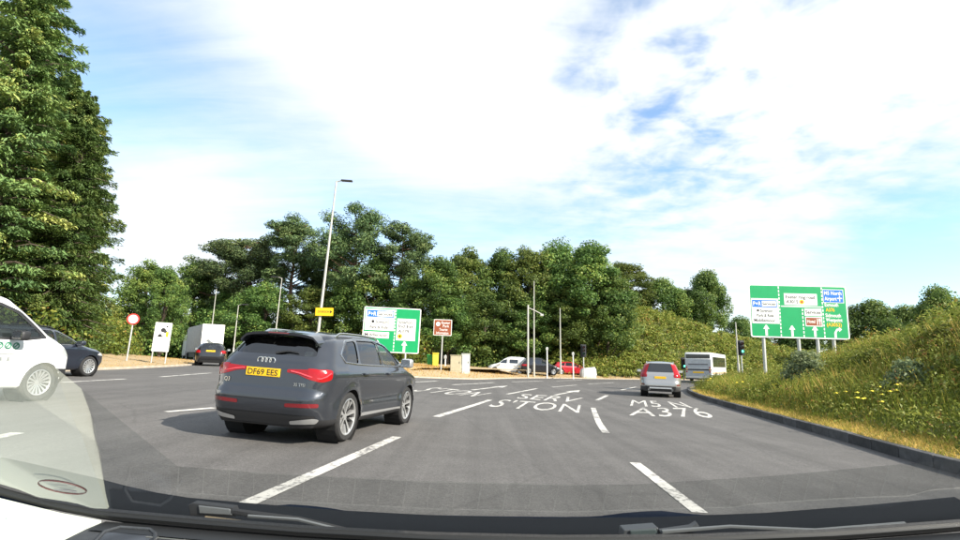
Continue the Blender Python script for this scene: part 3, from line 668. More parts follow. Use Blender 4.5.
# yellow flower heads
M_YEL = mat('yellow petals', (.75, .60, .03), .6)
mb = MB(); rf = random.Random(4)
for px, py, Y in [(861, 402, 12.3), (868, 405, 12.2), (886, 406, 11.6), (879, 399, 12.6), (706, 384, 28), (859, 411, 12.0), (893, 397, 12.4), (775, 385, 20), (742, 384, 23), (840, 398, 14)]:
    for q in range(2):
        b = isl(px + rf.uniform(-6, 6), py, Y + rf.uniform(-.3, .3)); hgt = rf.uniform(.55, .8)
        c = b + Vector((0, 0, hgt)); rr = .035 + .0012 * Y
        mb.add([c + Vector((math.cos(k * .785) * rr * (1 if k % 2 else .75), math.sin(k * .785) * rr, .012 * (k % 2))) for k in range(8)] + [c + Vector((0, -rr * .3, rr * .6))], [(k, (k + 1) % 8, 8) for k in range(8)])
tag(mb.build('yellow_wildflowers', M_YEL), 'yellow wildflowers scattered in the long grass', 'flowers', kind='stuff')
# tufts on the dry verges
x, y, o = line_sample(LEFTV, -1, .3, 5.5, 9000, rng, .2, .9)
zb = np.interp(o, [0, 1, 3, 5, 8], [.075, .12, .28, .5, .6]) + gn(x + o * .9)
p1_ = blades(x, y, zb - .05, rng.uniform(.04, .16, len(x)), np.full(len(x), .03), rng, np.clip(.85 + rng.normal(0, .12, len(x)), 0, 1), .5)
x, y, o = line_sample(FARV, -1, .3, 12, 12000, rng, .1, .8)
V_, Q_, T_ = blades(x, y, np.interp(o, [0, 1, 3, 6, 9, 14], [.055, .1, .3, .55, .62, .6]) + gn(x) - .03, rng.uniform(.05, .22, len(x)), np.full(len(x), .04), rng, np.clip(.85 + rng.normal(0, .12, len(x)), 0, 1), .5)
V, Q, T = merge(p1_, (V_, Q_, T_)); tag(link('dry_grass', np_mesh('dry_grass', V, Q, T), LEAF_GRASS), 'parched straw coloured grass on the verges', 'grass', kind='stuff')

# ------------------------------------------------------------------ signs, lamps, signals, cabinets
M_STEEL = mat('galvanised steel', (.50, .50, .47), .5, .35, noise=.12, nscale=3)
M_POLE = mat('painted lamp column', (.46, .45, .40), .55, .2, noise=.12, nscale=2)
M_DARK = mat('dark plastic', (.03, .03, .032), .5)
M_GREEN = mat('sign green', (.004, .31, .10), .38, noise=.06, nscale=2)
M_WHITE = mat('sign white', (.80, .80, .77), .4, noise=.03, nscale=3)
M_BLUE = mat('sign blue', (.012, .15, .55), .4)
M_BROWN = mat('sign brown', (.27, .07, .025), .4)
M_BLACK = mat('sign black', (.015, .015, .015), .5)
M_YELLOW = mat('sign yellow', (.80, .50, .01), .4)
M_RED = mat('sign red', (.62, .03, .025), .4)
M_BACK = mat('sign back grey', (.3, .3, .3), .6)
def verge_z(px, Y):                                          # height of the verge beyond the road at depth Y
    x = at(px, 350, Y).x; p = np.array([[q.x, q.y] for q in resample(FARV, .5)]); d = np.hypot(p[:, 0] - x, p[:, 1] - Y).min()
    return g(x) + float(np.interp(d, [0, 1, 3, 6, 9, 14], [.055, .1, .3, .55, .62, .6])) + .02
class Board:
    """a flat sign face drawn in the pixels of an enlarged view; local x right, z up, facing -y"""
    def __init__(s, root, x0, x1, y0, y1, W, Hh, zb):
        s.r, s.x0, s.y1, s.sx, s.sz, s.W, s.H, s.zb = root, x0, y1, W / (x1 - x0), Hh / (y1 - y0), W, Hh, zb
        s.lay = 0
    def xy(s, x, y): return (x - s.x0) * s.sx - s.W / 2, s.zb + (s.y1 - y) * s.sz
    def rect(s, name, x0, y0, x1, y1, m, lay, parent=None):
        a, b = s.xy(x0, y1); c, d = s.xy(x1, y0); y = -.02 - .004 * lay
        return MB().box(a, c, y, y + .0035, b, d).build(name, m, parent or s.r)
    def frame(s, name, x0, y0, x1, y1, t, m, lay, parent=None):
        a, b = s.xy(x0, y1); c, d = s.xy(x1, y0); y = -.02 - .004 * lay; mb = MB()
        mb.box(a, c, y, y + .0035, b, b + t).box(a, c, y, y + .0035, d - t, d).box(a, a + t, y, y + .0035, b + t, d - t).box(c - t, c, y, y + .0035, b + t, d - t)
        return mb.build(name, m, parent or s.r)
    def text(s, t, x, y, hpx, m, lay, parent=None, width=None, align='LEFT', bold=.012):
        """lower left (or centre) of the line at x, y"""
        me = text_mesh(t, hpx * s.sz, bold, width * s.sx if width else None, align); V = mesh_coords(me); a, b = s.xy(x, y)
        set_coords(me, np.column_stack([V[:, 0] + a, np.full(len(V), -.021 - .004 * lay), V[:, 1] + b])); return link('lettering', me, m, parent or s.r)
    def arrow(s, x, y0, y1, m, lay, bend=False):
        a, b = s.xy(x, y1); _, d = s.xy(x, y0); y = -.02 - .004 * lay; h = d - b; w = h * .11; mb = MB()
        if not bend:
            mb.box(a - w, a + w, y, y + .0035, b, b + h * .6); mb.prism([(a - w * 2.6, y, b + h * .62), (a + w * 2.6, y, b + h * .62), (a + w * .5, y, d), (a - w * .5, y, d)], (0, .0035, 0))
        else:
            mb.box(a - w, a + w, y, y + .0035, b, b + h * .5); pts = []
            mb.prism([(a - w, y, b + h * .501), (a + w, y, b + h * .501), (a + w * 2.2, y, b + h * .7), (a + w * 3.4, y, b + h * .75), (a + w * 3.4, y, b + h * .92), (a + w * 1.2, y, b + h * .88)], (0, .0035, 0))
            mb.prism([(a + w * 3.42, y, b + h * .58), (a + w * 6, y, b + h * .83), (a + w * 3.42, y, b + h * 1.08)], (0, .0035, 0))
        return mb.build('arrow', m, s.r)
    def disc(s, x, y, r, m, lay, parent=None):
        a, b = s.xy(x, y); yy = -.02 - .004 * lay; r *= s.sx
        return MB().prism([(a + r * math.cos(k * .3927), yy, b + r * math.sin(k * .3927)) for k in range(16)], (0, .0035, 0)).build('disc', m, parent or s.r)
def panel(root, W, zb, Hh, m, rad=.1, border=.06, bm_=None):
    def rr(a, b, c, d, r, y):
        return [(cx + r * math.cos(R(an)), y, cz + r * math.sin(R(an))) for cx, cz, a0 in [(c - r, d - r, 0), (a + r, d - r, 90), (a + r, b + r, 180), (c - r, b + r, 270)] for an in range(a0, a0 + 91, 18)]
    MB().prism(rr(-W / 2, zb, W / 2, zb + Hh, rad, -.012), (0, .03, 0)).build('border', bm_ or M_WHITE, root)
    return MB().prism(rr(-W / 2 + border, zb + border, W / 2 - border, zb + Hh - border, rad * .7, -.0175), (0, .0055, 0)).build('panel', m, root)
def posts(root, xs_, ztop, r=.07, low=-.6, y=.07, m=None):
    for x in xs_: MB().tube([(x, y, low), (x, y, ztop)], r, 10).build('post', m or M_STEEL, root, True)

# large green lane sign on the island
Y0 = 30.; c = at(797.5, 311.5, Y0); W, Hh = 95 * Y0 / F * 1.005, 53.5 * Y0 / F; zb = c.z - Hh / 2; gz = isl(797, 360, Y0).z
rs = tag(empty('road_sign', (c.x, Y0, gz), R(-2)), 'large green four lane direction sign standing on the grassy island', 'road sign'); zb -= gz
rs.rotation_euler = (0, R(.8), R(-3))
panel(rs, W, zb, Hh, M_GREEN, .12, .07)
B = Board(rs, 75, 768, 62, 445, W, Hh, zb)
for x in (288, 448, 593):
    for k in range(14):
        y = 75 + k * 26.5
        if x == 448 and y < 225: continue
        B.rect('lane_dash', x - 4, y, x + 4, min(y + 17, 436), M_WHITE, 1)
B.rect('divider', 300, 214, 588, 222, M_WHITE, 1)
p = B.rect('white_panel', 88, 165, 281, 346, M_WHITE, 1)
B.rect('blue_strip', 94, 177, 270, 229, M_BLUE, 2, p); B.rect('strip_inner', 163, 184, 264, 222, M_WHITE, 3, p); B.text('P+R', 101, 218, 30, M_WHITE, 3, p, 56)
B.text('Services', 168, 213, 20, M_BLACK, 4, p, 90)
B.text('Sowton', 150, 264, 21, M_BLACK, 2, p, 88); B.disc(133, 253, 9, M_BLACK, 2, p); B.text('Park & Ride', 124, 298, 21, M_BLACK, 2, p, 120); B.text('Middlemoor', 102, 334, 22, M_BLACK, 2, p, 150)
p = B.rect('white_panel', 324, 124, 558, 208, M_WHITE, 1); B.text('Exeter ring road', 336, 161, 24, M_BLACK, 2, p, 206); B.text('A3015', 338, 195, 24, M_BLACK, 2, p, 84)
B.disc(448, 184, 17, M_YELLOW, 2, p); B.disc(448, 184, 8, M_RED, 3, p)
p = B.rect('white_panel', 462, 230, 583, 284, M_WHITE, 1); B.text('Services', 470, 268, 25, M_BLACK, 2, p, 106)
p = B.rect('brown_panel', 464, 290, 583, 358, M_WHITE, 1); B.rect('brown_fill', 470, 296, 577, 352, M_BROWN, 2, p); B.text('Hotel', 476, 334, 24, M_WHITE, 3, p, 56)
B.rect('symbol', 545, 302, 551, 346, M_WHITE, 3, p); B.rect('symbol', 558, 302, 572, 322, M_WHITE, 3, p); B.rect('symbol', 562, 322.5, 568, 346, M_WHITE, 3, p)
p = B.rect('blue_panel', 600, 88, 746, 186, M_WHITE, 1); B.rect('blue_fill', 604, 92, 742, 182, M_BLUE, 2, p); B.text('M5 North', 610, 128, 26, M_WHITE, 3, p, 122, bold=.02); B.text('Airport', 610, 168, 26, M_WHITE, 3, p, 86, bold=.02)
B.rect('symbol', 714, 134, 720, 174, M_WHITE, 3, p); B.rect('symbol', 701, 148, 713.8, 156, M_WHITE, 3, p); B.rect('symbol', 720.2, 148, 734, 156, M_WHITE, 3, p)
for t, x, y, w, m in [('Exmouth', 608, 212, 96, M_WHITE), ('A376', 613, 248, 62, M_YELLOW), ('Sidmouth', 608, 288, 108, M_WHITE), ('Westpoint', 608, 320, 116, M_WHITE), ('(A3052)', 612, 354, 104, M_YELLOW)]:
    B.text(t, x, y, 25, m, 1, None, w, bold=.022)
for x in (185, 367, 527): B.arrow(x, 356, 432, M_WHITE, 1)
B.arrow(668, 362, 434, M_WHITE, 1, True)
posts(rs, [(x - 75) / 693 * W - W / 2 for x in (168, 415, 548, 662)], zb + Hh - .2, .09, -1.2, .11)

# green sign on the far verge
Y0 = 41.; c = at(390.5, 330, Y0); W, Hh = 56.5 * Y0 / F, 44.5 * Y0 / F; gz = verge_z(390, Y0)
rs = tag(empty('road_sign', (c.x, Y0, gz)), 'green two lane direction sign on the dry verge behind the grey car', 'road sign'); rs.rotation_euler = (0, R(1.6), R(4)); zb = c.z - Hh / 2 - gz
panel(rs, W, zb, Hh, M_GREEN, .12, .07)
B = Board(rs, 100, 532, 100, 440, W, Hh, zb)
for k in range(13): B.rect('lane_dash', 337, 115 + k * 24.5, 344, 115 + k * 24.5 + 16, M_WHITE, 1)
p = B.rect('white_panel', 112, 115, 333, 277, M_WHITE, 1); B.rect('blue_strip', 124, 125, 326, 177, M_BLUE, 2, p); B.rect('strip_inner', 200, 131, 320, 171, M_WHITE, 3, p); B.text('P+R', 132, 168, 32, M_WHITE, 3, p, 62)
B.text('Services', 206, 163, 23, M_BLACK, 4, p, 106); B.frame('box_outline', 150, 190, 292, 232, .03, M_BLACK, 2, p); B.disc(172, 211, 11, M_BLACK, 2, p); B.text('Sowton', 192, 222, 22, M_BLACK, 2, p, 92); B.text('Park & Ride', 152, 264, 23, M_BLACK, 2, p, 136)
p = B.rect('white_panel', 112, 288, 300, 335, M_WHITE, 1); B.text('Middlemoor', 118, 322, 24, M_BLACK, 2, p, 172)
p = B.rect('white_panel', 354, 180, 498, 345, M_WHITE, 1)
for t, y, w in [('Sowton', 218, 104), ('Ind Est', 250, 112), ('A379', 288, 84)]: B.text(t, 366, y, 25, M_BLACK, 2, p, w)
B.disc(382, 314, 18, M_YELLOW, 2, p); B.disc(382, 314, 8, M_BLACK, 3, p)
B.arrow(215, 350, 428, M_WHITE, 1); B.arrow(420, 352, 430, M_WHITE, 1)
posts(rs, [-W * .23, W * .27], zb + Hh - .2, .07)

# brown tourist sign
Y0 = 43.; c = at(442, 327.5, Y0); W, Hh = 18 * Y0 / F, 16 * Y0 / F; gz = verge_z(442, Y0)
rs = tag(empty('road_sign', (c.x, Y0, gz)), 'small brown tourist sign on a single post in the dry verge', 'road sign'); rs.rotation_euler = (0, R(1), 0); zb = c.z - Hh / 2 - gz
panel(rs, W, zb, Hh, M_BROWN, .06, .05); B = Board(rs, 640, 782, 188, 312, W, Hh, zb)
B.disc(674, 224, 17, M_WHITE, 1)
for t, x, y, w in [('Exeter', 700, 222, 68), ('Park', 712, 248, 50), ('Tourist', 684, 275, 66), ('Information', 662, 301, 96)]: B.text(t, x, y, 19, M_WHITE, 1, None, w)
posts(rs, [0], zb + Hh - .15, .055)

# round speed sign and white poster board on the left verge
def left_z(x, y):
    p = np.array([[q.x, q.y] for q in resample(LEFTV, .5)]); d = np.hypot(p[:, 0] - x, p[:, 1] - y).min(); return g(x + d) + float(np.interp(d, [0, 1, 3, 5, 8, 14], [.075, .12, .28, .5, .6, .7]))
Y0 = 29.; c = at(131.5, 319, Y0); gz = left_z(c.x, Y0)
rs = tag(empty('speed_sign', (c.x, Y0, gz)), 'round red rimmed white sign on a thin post in the left verge', 'road sign'); rs.rotation_euler = (0, R(2), R(22))
zc = c.z - gz
MB().lathe([(0, -.012), (.30, -.012), (.30, .004), (0, .004)], 'y', 28, (0, 0, zc)).build('rim', M_RED, rs)
MB().lathe([(0, -.016), (.225, -.016), (.225, -.0125), (0, -.0125)], 'y', 28, (0, 0, zc)).build('face', M_WHITE, rs)
posts(rs, [0], zc + .3, .04, -.4, .07)
Y0 = 30.; c = at(161, 337, Y0); W, Hh = 14.5 * Y0 / F, 28.5 * Y0 / F; gz = left_z(c.x, Y0)
rs = tag(empty('poster_board', (c.x, Y0, gz)), 'white upright poster board on two legs in the left verge', 'notice board'); rs.rotation_euler = (0, R(2), R(24)); zb = c.z - Hh / 2 - gz
panel(rs, W, zb, Hh, M_WHITE, .02, .015); B = Board(rs, 360, 460, 145, 338, W, Hh, zb)
B.rect('yellow_patch', 430, 205, 446, 240, M_YELLOW, 1)
B.disc(412, 195, 15, M_BLACK, 2); B.disc(424, 203, 10, M_DARK, 3); B.disc(396, 232, 11, M_BLACK, 2); B.rect('print_block', 384, 234, 416, 241, M_BLACK, 4); B.disc(433, 170, 6, M_BLACK, 2)
for k, (a, b) in enumerate([(368, 446), (368, 438), (366, 442), (366, 430), (366, 440)]): B.rect('print_line', a, 256 + k * 14, b, 261 + k * 14, mat('faded print', (.45, .5, .55), .6), 1)
posts(rs, [-W * .42, W * .40], zb + Hh - .1, .035, -.4, .05)

# lamp columns
def lamp(px, top, Y, label, base_z, lean=0., lantern=1., r=.09, name='street_lamp', arm=.9):
    t = at(px, top, Y); h = t.z - base_z; root = tag(empty(name, (t.x, Y, base_z)), label, 'lamp post', 'lamp columns'); root.rotation_euler = (0, lean, 0)
    root.location.x -= math.tan(lean) * h
    MB().tube([(0, 0, -.4), (0, 0, 1.4), (0, 0, 1.42), (0, 0, h * .6), (0, 0, h)], [r * 1.35, r * 1.35, r, r * .8, r * .5], 10).build('column', M_POLE, root, True)
    if lantern:
        a = arm * lantern
        MB().tube([(0, 0, h - .05), (a * .3, 0, h + .05), (a * .55, -.05, h + .06)], r * .4, 8).build('bracket', M_POLE, root, True)
        MB().box(min(a * .4, a * 1.3), max(a * .4, a * 1.3), -.16, .1, h + .02, h + .13).build('lantern', M_DARK, root, bev=.025)
    return root, h
r_, h = lamp(336.5, 181, 37, 'tall lamp post with yellow plate rising above the pines', verge_z(325, 37), R(3.0), 1, .11)
q = at(325, 312, 37); zz = q.z - r_.location.z; lp = tag(empty('yellow_plate_sign', (q.x, 36.83, q.z), 0), 'small yellow diversion plate strapped to the tall lamp post', 'sign')
MB().box(-.62, .62, -.012, .012, -.28, .28).build('plate', M_YELLOW, lp, bev=.005)
MB().box(-.14, .14, .012, .05, -.1, .1).build('clamp', M_STEEL, lp)
me = text_mesh('DIVERSION', .15, .01, .8); V = mesh_coords(me); set_coords(me, np.column_stack([V[:, 0] - .05, np.full(len(V), -.014), V[:, 1] - .07])); link('lettering', me, M_BLACK, lp)
MB().prism([(.40, -.0135, -.12), (.55, -.0135, 0), (.40, -.0135, .12)], (0, .001, 0)).build('arrow', M_BLACK, lp)
for a in [(216.5, 289, 72, 'thin lamp post rising behind the lorry', 1., R(1), 0), (238.5, 305, 62, 'thin lamp post just right of the lorry', 1., R(1), 1), (282, 278, 58, 'pale lamp post left of the tall one', 1., R(2), -1),
          (534, 281, 53, 'taller of the twin masts by the parked cars', verge_z(534, 53), 0, 0), (560, 308, 57, 'thin lamp post behind the parked people carrier', .6, 0, 0),
          (735.5, 322, 44, 'thin pole beside the signal at the end of the island', .1, 0, 0)]:
    lamp(*a[:5], lean=a[5], lantern=a[6], r=.075)
t = at(528, 305, 51.5); bz = verge_z(528, 51.5); h = t.z - bz; rt = tag(empty('signal_mast', (t.x, 51.5, bz)), 'shorter mast with a side arm next to the twin mast', 'mast')
MB().tube([(0, 0, -.3), (0, 0, h)], [.1, .08], 10).build('column', M_POLE, rt, True)
MB().tube([(0, 0, h - .25), (.7, 0, h - .55), (1.3, 0, h - .85)], .045, 8).build('arm', M_POLE, rt, True)
MB().box(1.2, 1.5, -.1, .1, h - 1.05, h - .85).build('camera_box', M_STEEL, rt, bev=.02)
def signal(px, top, Y, bz, label, face=True):
    t = at(px, top, Y); h = t.z - bz; rt = tag(empty('traffic_signal', (t.x, Y, bz)), label, 'traffic light', 'traffic signals')
    MB().tube([(0, .12, -.3), (0, .12, h)], .055, 8).build('post', M_STEEL, rt, True)
    hd = MB().box(-.17, .17, -.12, .06, h - 1.05, h - .02).build('signal_head', M_DARK, rt, bev=.02)
    MB().box(-.26, .26, .065, .075, h - 1.15, h + .06).build('backing_board', M_DARK, rt)
    for k, m in enumerate((mat('lamp red off', (.12, .01, .01), .3), mat('lamp amber off', (.12, .06, .01), .3), mat('lamp green lit', (.1, .8, .4), .3, emit=((.1, 1, .5), 2.5)) if face else mat('lamp green off', (.01, .08, .03), .3))):
        z = h - .2 - k * .31; MB().lathe([(0, -.135), (.085, -.13), (.1, -.121)], 'y', 14, (0, 0, z)).build('lens', m, hd)
        MB().tube([(0, -.12, z), (0, -.24, z - .01)], .115, 12, False).build('hood', M_DARK, hd)
signal(583.5, 345, 52, .3, 'traffic signal in front of the white bag by the red car', False)
signal(741, 341, 43, .0, 'traffic signal with green light left of the large sign')
signal(683.5, 358, 56, -.2, 'traffic signal beside the left of the bus', True)
# short white posts and cabinets on the far verge
for px, top, Y, hgt, lab in [(547, 347, 53, 0, 'white post left of the parked red car'), (573, 352, 54, 0, 'thin white post behind the parked red car'), (445.5, 355, 46, 0, 'short white post beside the beige cabinet')]:
    t = at(px, top, Y); bz = verge_z(px, Y); h = t.z - bz; rt = tag(empty('marker_post', (t.x, Y, bz)), lab, 'post')
    MB().tube([(0, 0, -.2), (0, 0, h - .02), (0, 0, h)], [.06, .055, .03], 8).build('shaft', M_WHITE, rt, True); MB().box(-.12, .12, -.075, -.06, h - .3, h - .05).build('plate', M_STEEL, rt)
M_CABB = mat('beige cabinet paint', (.42, .38, .26), .6, noise=.12, nscale=4); M_CABG = mat('grey cabinet paint', (.50, .52, .50), .6, noise=.12, nscale=4)
for px, x0, x1, top, Y, m, lab in [(456, 451, 461.5, 355, 44, M_CABB, 'beige roadside cabinet with green patch on the dry verge'), (466, 462.5, 470.5, 353.5, 44.5, M_CABG, 'taller grey roadside cabinet on the dry verge')]:
    t = at(px, top, Y); bz = verge_z(px, Y); h = t.z - bz; w = (x1 - x0) * Y / F; rt = tag(empty('utility_cabinet', (t.x, Y, bz)), lab, 'cabinet', 'roadside cabinets')
    MB().box(-w / 2, w / 2, -.2, .25, -.1, h - .06).build('body', m, rt, bev=.015); MB().box(-w / 2 - .03, w / 2 + .03, -.24, .29, h - .055, h).build('lid', m, rt, bev=.012)
    d = MB().box(-w / 2 + .04, w / 2 - .04, -.215, -.203, .1, h - .14).build('door', m, rt, bev=.004); MB().box(w / 2 - .16, w / 2 - .12, -.235, -.216, h * .5, h * .5 + .14).build('handle', M_DARK, d)
# works kit left of the post: green and yellow plastic bins
for px, Y, w, h, m, lab in [(431.5, 47, .75, .95, mat('green plastic', (.03, .30, .07), .5), 'green plastic works bin beside the brown sign'), (435.5, 46.5, .5, 1.15, mat('yellow plastic', (.75, .65, .06), .5), 'yellow works barrier panel beside the brown sign')]:
    x = at(px, 360, Y).x; rt = tag(empty('works_bin', (x, Y, verge_z(px, Y))), lab, 'bin'); MB().prism([(-w * .45, -.25, 0), (w * .45, -.25, 0), (w * .5, -.25, h), (-w * .5, -.25, h)], (0, .5, 0)).build('body', m, rt, bev=.03)
    MB().box(-w * .54, w * .54, -.3, .3, h + .002, h + .07).build('lid', m, rt, bev=.02)
# white builder's bag
x = at(588, 365, 58).x; rt = tag(empty('bulk_bag', (x, 58, verge_z(588, 58) - .15)), 'pale bulk bag slumped beside the traffic signal', 'bag')
bm = bmesh.new(); bmesh.ops.create_cube(bm, size=1); bmesh.ops.subdivide_edges(bm, edges=bm.edges[:], cuts=6, use_grid_fill=True); rb = random.Random(2)
for v in bm.verts:
    p = v.co; k = 1 + .18 * math.cos(p.z * 3.1) - .1 * p.z; v.co = Vector((p.x * 1.35 * k + rb.gauss(0, .02), p.y * 1.0 * k + rb.gauss(0, .02), (p.z + .5) * 1.15 + (p.x * .16 if p.z > .3 else 0) + rb.gauss(0, .02)))
me = bpy.data.meshes.new('sack'); bm.to_mesh(me); bm.free(); me.polygons.foreach_set('use_smooth', [True] * len(me.polygons)); link('sack', me, mat('woven bag', (.62, .62, .58), .8, noise=.1, nscale=5, bump=.3), rt)
for s in (-.4, .4): MB().tube([(s - .1, 0, 1.1), (s, 0, 1.32), (s + .1, 0, 1.1)], .02, 6).build('strap', M_DARK, rt)

# ------------------------------------------------------------------ vehicles
def paint(name, c, metal=.0, rough=.3, flake=0.):
    return mat(name, c, rough, metal, .5, coat=.8)
M_TYRE = mat('tyre rubber', (.022, .022, .022), .85, noise=.3, nscale=20)
M_ALLOY = mat('alloy silver', (.62, .62, .61), .32, .75)
M_CHROME = mat('bright trim', (.75, .75, .75), .18, 1.)
M_TRIM = mat('black trim', (.02, .02, .021), .55)
M_CAVITY = mat('underbody black', (.008, .008, .008), .9)
M_SEAT = mat('seat cloth', (.03, .03, .032), .9)
M_LAMP = mat('red lamp plastic', (.30, .005, .008), .15, 0, .3, coat=.4)
M_LAMPD = mat('dark red lamp plastic', (.16, .006, .01), .12, 0, .6, coat=1.)
M_HEAD = mat('clear headlamp', (.6, .62, .64), .1, .3, coat=1.)
M_PLATE_Y = mat('rear number plate', (.80, .48, .01), .4)
M_PLATE_W = mat('front number plate', (.8, .8, .78), .4)
G_DARK = glass_mat('privacy glass', (.05, .055, .06), 2.4); G_MID = glass_mat('car glass', (.34, .38, .37), 1.3); G_CLEAR = glass_mat('clear side glass', (.78, .86, .82))

def body_mesh(S, na=20, nb=64, nc=26):
    """one rounded shell: a box grid bent to the side, rear, front and plan profiles of the vehicle"""
    def ip(tab): a = np.array(tab); return lambda q: np.interp(q, a[:, 0], a[:, 1])
    yr, yf, zbot = ip(S['rear']), ip(S['front']), S.get('zbot', .2)
    top = np.array(S['top']); tt = (top[:, 0] - yr(top[:, 1])) / (yf(top[:, 1]) - yr(top[:, 1])); 
    fine = np.linspace(0, 1, 400); zt = np.interp(fine, tt, top[:, 1]); k = np.exp(-np.linspace(-2, 2, 13) ** 2); k /= k.sum(); zt = np.convolve(np.pad(zt, 6, 'edge'), k, 'valid')
    ztop = lambda t: np.interp(t, fine, zt)
    ws, wp = ip(S['side']), ip(S['plan'])
    bm = bmesh.new(); cache = {}
    A = np.sin(np.linspace(-1, 1, na + 1) * math.pi / 2 * .8) / math.sin(math.pi / 2 * .8); Bp = np.linspace(-1, 1, nb + 1); Bp = Bp * .75 + .25 * np.sin(Bp * math.pi / 2); Cp = np.linspace(-1, 1, nc + 1); Cp = .7 * Cp + .3 * np.sin(Cp * math.pi / 2)
    rt, rp0, rp1, rb = S.get('rtop', .12), S.get('rrear', .22), S.get('rfront', .38), .07
    def pos(i, j, l):
        a, t, c = A[i], (Bp[j] + 1) / 2, (Cp[l] + 1) / 2
        zT = float(ztop(t)) - S.get('crown', .045) * a * a; z = zbot + (zT - zbot) * c
        y0, y1 = float(yr(z)), float(yf(z)); y = y0 + (y1 - y0) * t; w = float(ws(z) * wp(t)); x = a * w
        def rnd(p, q, r):
            if p > 0 and q > 0: s = max(p, q) / math.hypot(p, q); return p * s, q * s
            return p, q
        r = min(rt, (zT - zbot) * .4); dx, dz = rnd(abs(x) - (w - r), z - (zT - r), r); x, z = math.copysign(w - r + dx, x) if dx > 0 else x, (zT - r + dz if dz > 0 else z)
        dx, dz = rnd(abs(x) - (w - rb), (zbot + rb) - z, rb); x, z = math.copysign(w - rb + dx, x) if dx > 0 else x, (zbot + rb - dz if dz > 0 else z)
        dx, dy = rnd(abs(x) - (w - rp0), (y0 + rp0) - y, rp0); x, y = math.copysign(w - rp0 + dx, x) if dx > 0 else x, (y0 + rp0 - dy if dy > 0 else y)
        dx, dy = rnd(abs(x) - (w - rp1), y - (y1 - rp1), rp1); x, y = math.copysign(w - rp1 + dx, x) if dx > 0 else x, (y1 - rp1 + dy if dy > 0 else y)
        for (ya, za, ra) in S['arch']:                       # flared wheel arches
            d = math.hypot(y - ya, z - za); x += math.copysign(S.get('flare', .022) * math.exp(-((d - ra) / .07) ** 2), x) * (abs(x) > w * .8)
        if S.get('dish') and abs(x) > w * .8: x -= math.copysign(S['dish'] * math.exp(-((z - .62) / .13) ** 2) * (1 - abs(2 * t - 1) ** 4), x)
        return Vector((x, y, z))
    def vert(i, j, l):
        key = (i, j, l)
        if key not in cache: cache[key] = bm.verts.new(pos(i, j, l))
        return cache[key]
    for j in range(nb):
        for i in range(na):
            for l in (0, nc):
                q = [vert(i, j, l), vert(i + 1, j, l), vert(i + 1, j + 1, l), vert(i, j + 1, l)]; bm.faces.new(q if l else q[::-1])
        for l in range(nc):
            for i in (0, na):
                q = [vert(i, j, l), vert(i, j + 1, l), vert(i, j + 1, l + 1), vert(i, j, l + 1)]; bm.faces.new(q if i else q[::-1])
    for i in range(na):
        for l in range(nc):
            for j in (0, nb):
                q = [vert(i, j, l), vert(i + 1, j, l), vert(i + 1, j, l + 1), vert(i, j, l + 1)]; bm.faces.new(q[::-1] if j else q)
    bm.normal_update(); return bm

AX = {'x': (1, 2), 'y': (0, 2), 'z': (0, 1)}
def inside(p, poly):
    c = False; n = len(poly)
    for i in range(n):
        (x0, y0), (x1, y1) = poly[i], poly[i - 1]
        if (y0 > p[1]) != (y1 > p[1]) and p[0] < (x1 - x0) * (p[1] - y0) / (y1 - y0) + x0: c = not c
    return c
def carve(bm, poly, axis, pred):
    """cut the outline of poly (seen along axis) into the shell and return the faces inside it"""
    a, b = AX[axis]; lo = [min(p[k] for p in poly) for k in (0, 1)]; hi = [max(p[k] for p in poly) for k in (0, 1)]
    fs = [f for f in bm.faces if pred(f) and max(v.co[a] for v in f.verts) >= lo[0] and min(v.co[a] for v in f.verts) <= hi[0] and max(v.co[b] for v in f.verts) >= lo[1] and min(v.co[b] for v in f.verts) <= hi[1]]
    for i in range(len(poly)):
        p, q = poly[i - 1], poly[i]; pc = Vector((0, 0, 0)); pc[a], pc[b] = p; nn = Vector((0, 0, 0)); nn[a], nn[b] = q[1] - p[1], -(q[0] - p[0])
        if nn.length < 1e-6: continue
        m0, m1 = (p[0] + q[0]) / 2, (p[1] + q[1]) / 2; ln = math.hypot(q[0] - p[0], q[1] - p[1]) / 2 + .12
        near = [f for f in fs if f.is_valid and math.hypot(f.calc_center_median()[a] - m0, f.calc_center_median()[b] - m1) < ln + .12]; far = [f for f in fs if f.is_valid and f not in set(near)]
        geom = list({e for f in near for e in f.edges}) + list({v for f in near for v in f.verts}) + near
        r = bmesh.ops.bisect_plane(bm, geom=geom, dist=1e-5, plane_co=pc, plane_no=nn.normalized())
        fs = far + [e for e in r['geom'] if isinstance(e, bmesh.types.BMFace)]
    fs = [f for f in set(fs) if f.is_valid]
    return [f for f in fs if inside((f.calc_center_median()[a], f.calc_center_median()[b]), poly)]
def lift(bm, fs, name, m, parent, off=0., gap=.0, thick=0.):
    """take faces out of the shell as a part of their own"""
    nb_ = bmesh.new(); vm = {}
    for f in fs:
        for v in f.verts:
            if v not in vm: vm[v] = nb_.verts.new(v.co + v.normal * off)
        nf = nb_.faces.new([vm[v] for v in f.verts]); nf.smooth = True
    nb_.normal_update()
    if gap:
        r = bmesh.ops.inset_region(nb_, faces=nb_.faces[:], thickness=gap, use_even_offset=True); bmesh.ops.delete(nb_, geom=r['faces'], context='FACES')
    if thick:
        r = bmesh.ops.extrude_face_region(nb_, geom=nb_.faces[:]); nb_.normal_update()
        for v in [e for e in r['geom'] if isinstance(e, bmesh.types.BMVert)]: v.co += v.normal * thick
    me = bpy.data.meshes.new(name); nb_.to_mesh(me); nb_.free(); bmesh.ops.delete(bm, geom=fs, context='FACES')
    if thick: me.set_sharp_from_angle(angle=R(40))
    return link(name, me, m, parent)
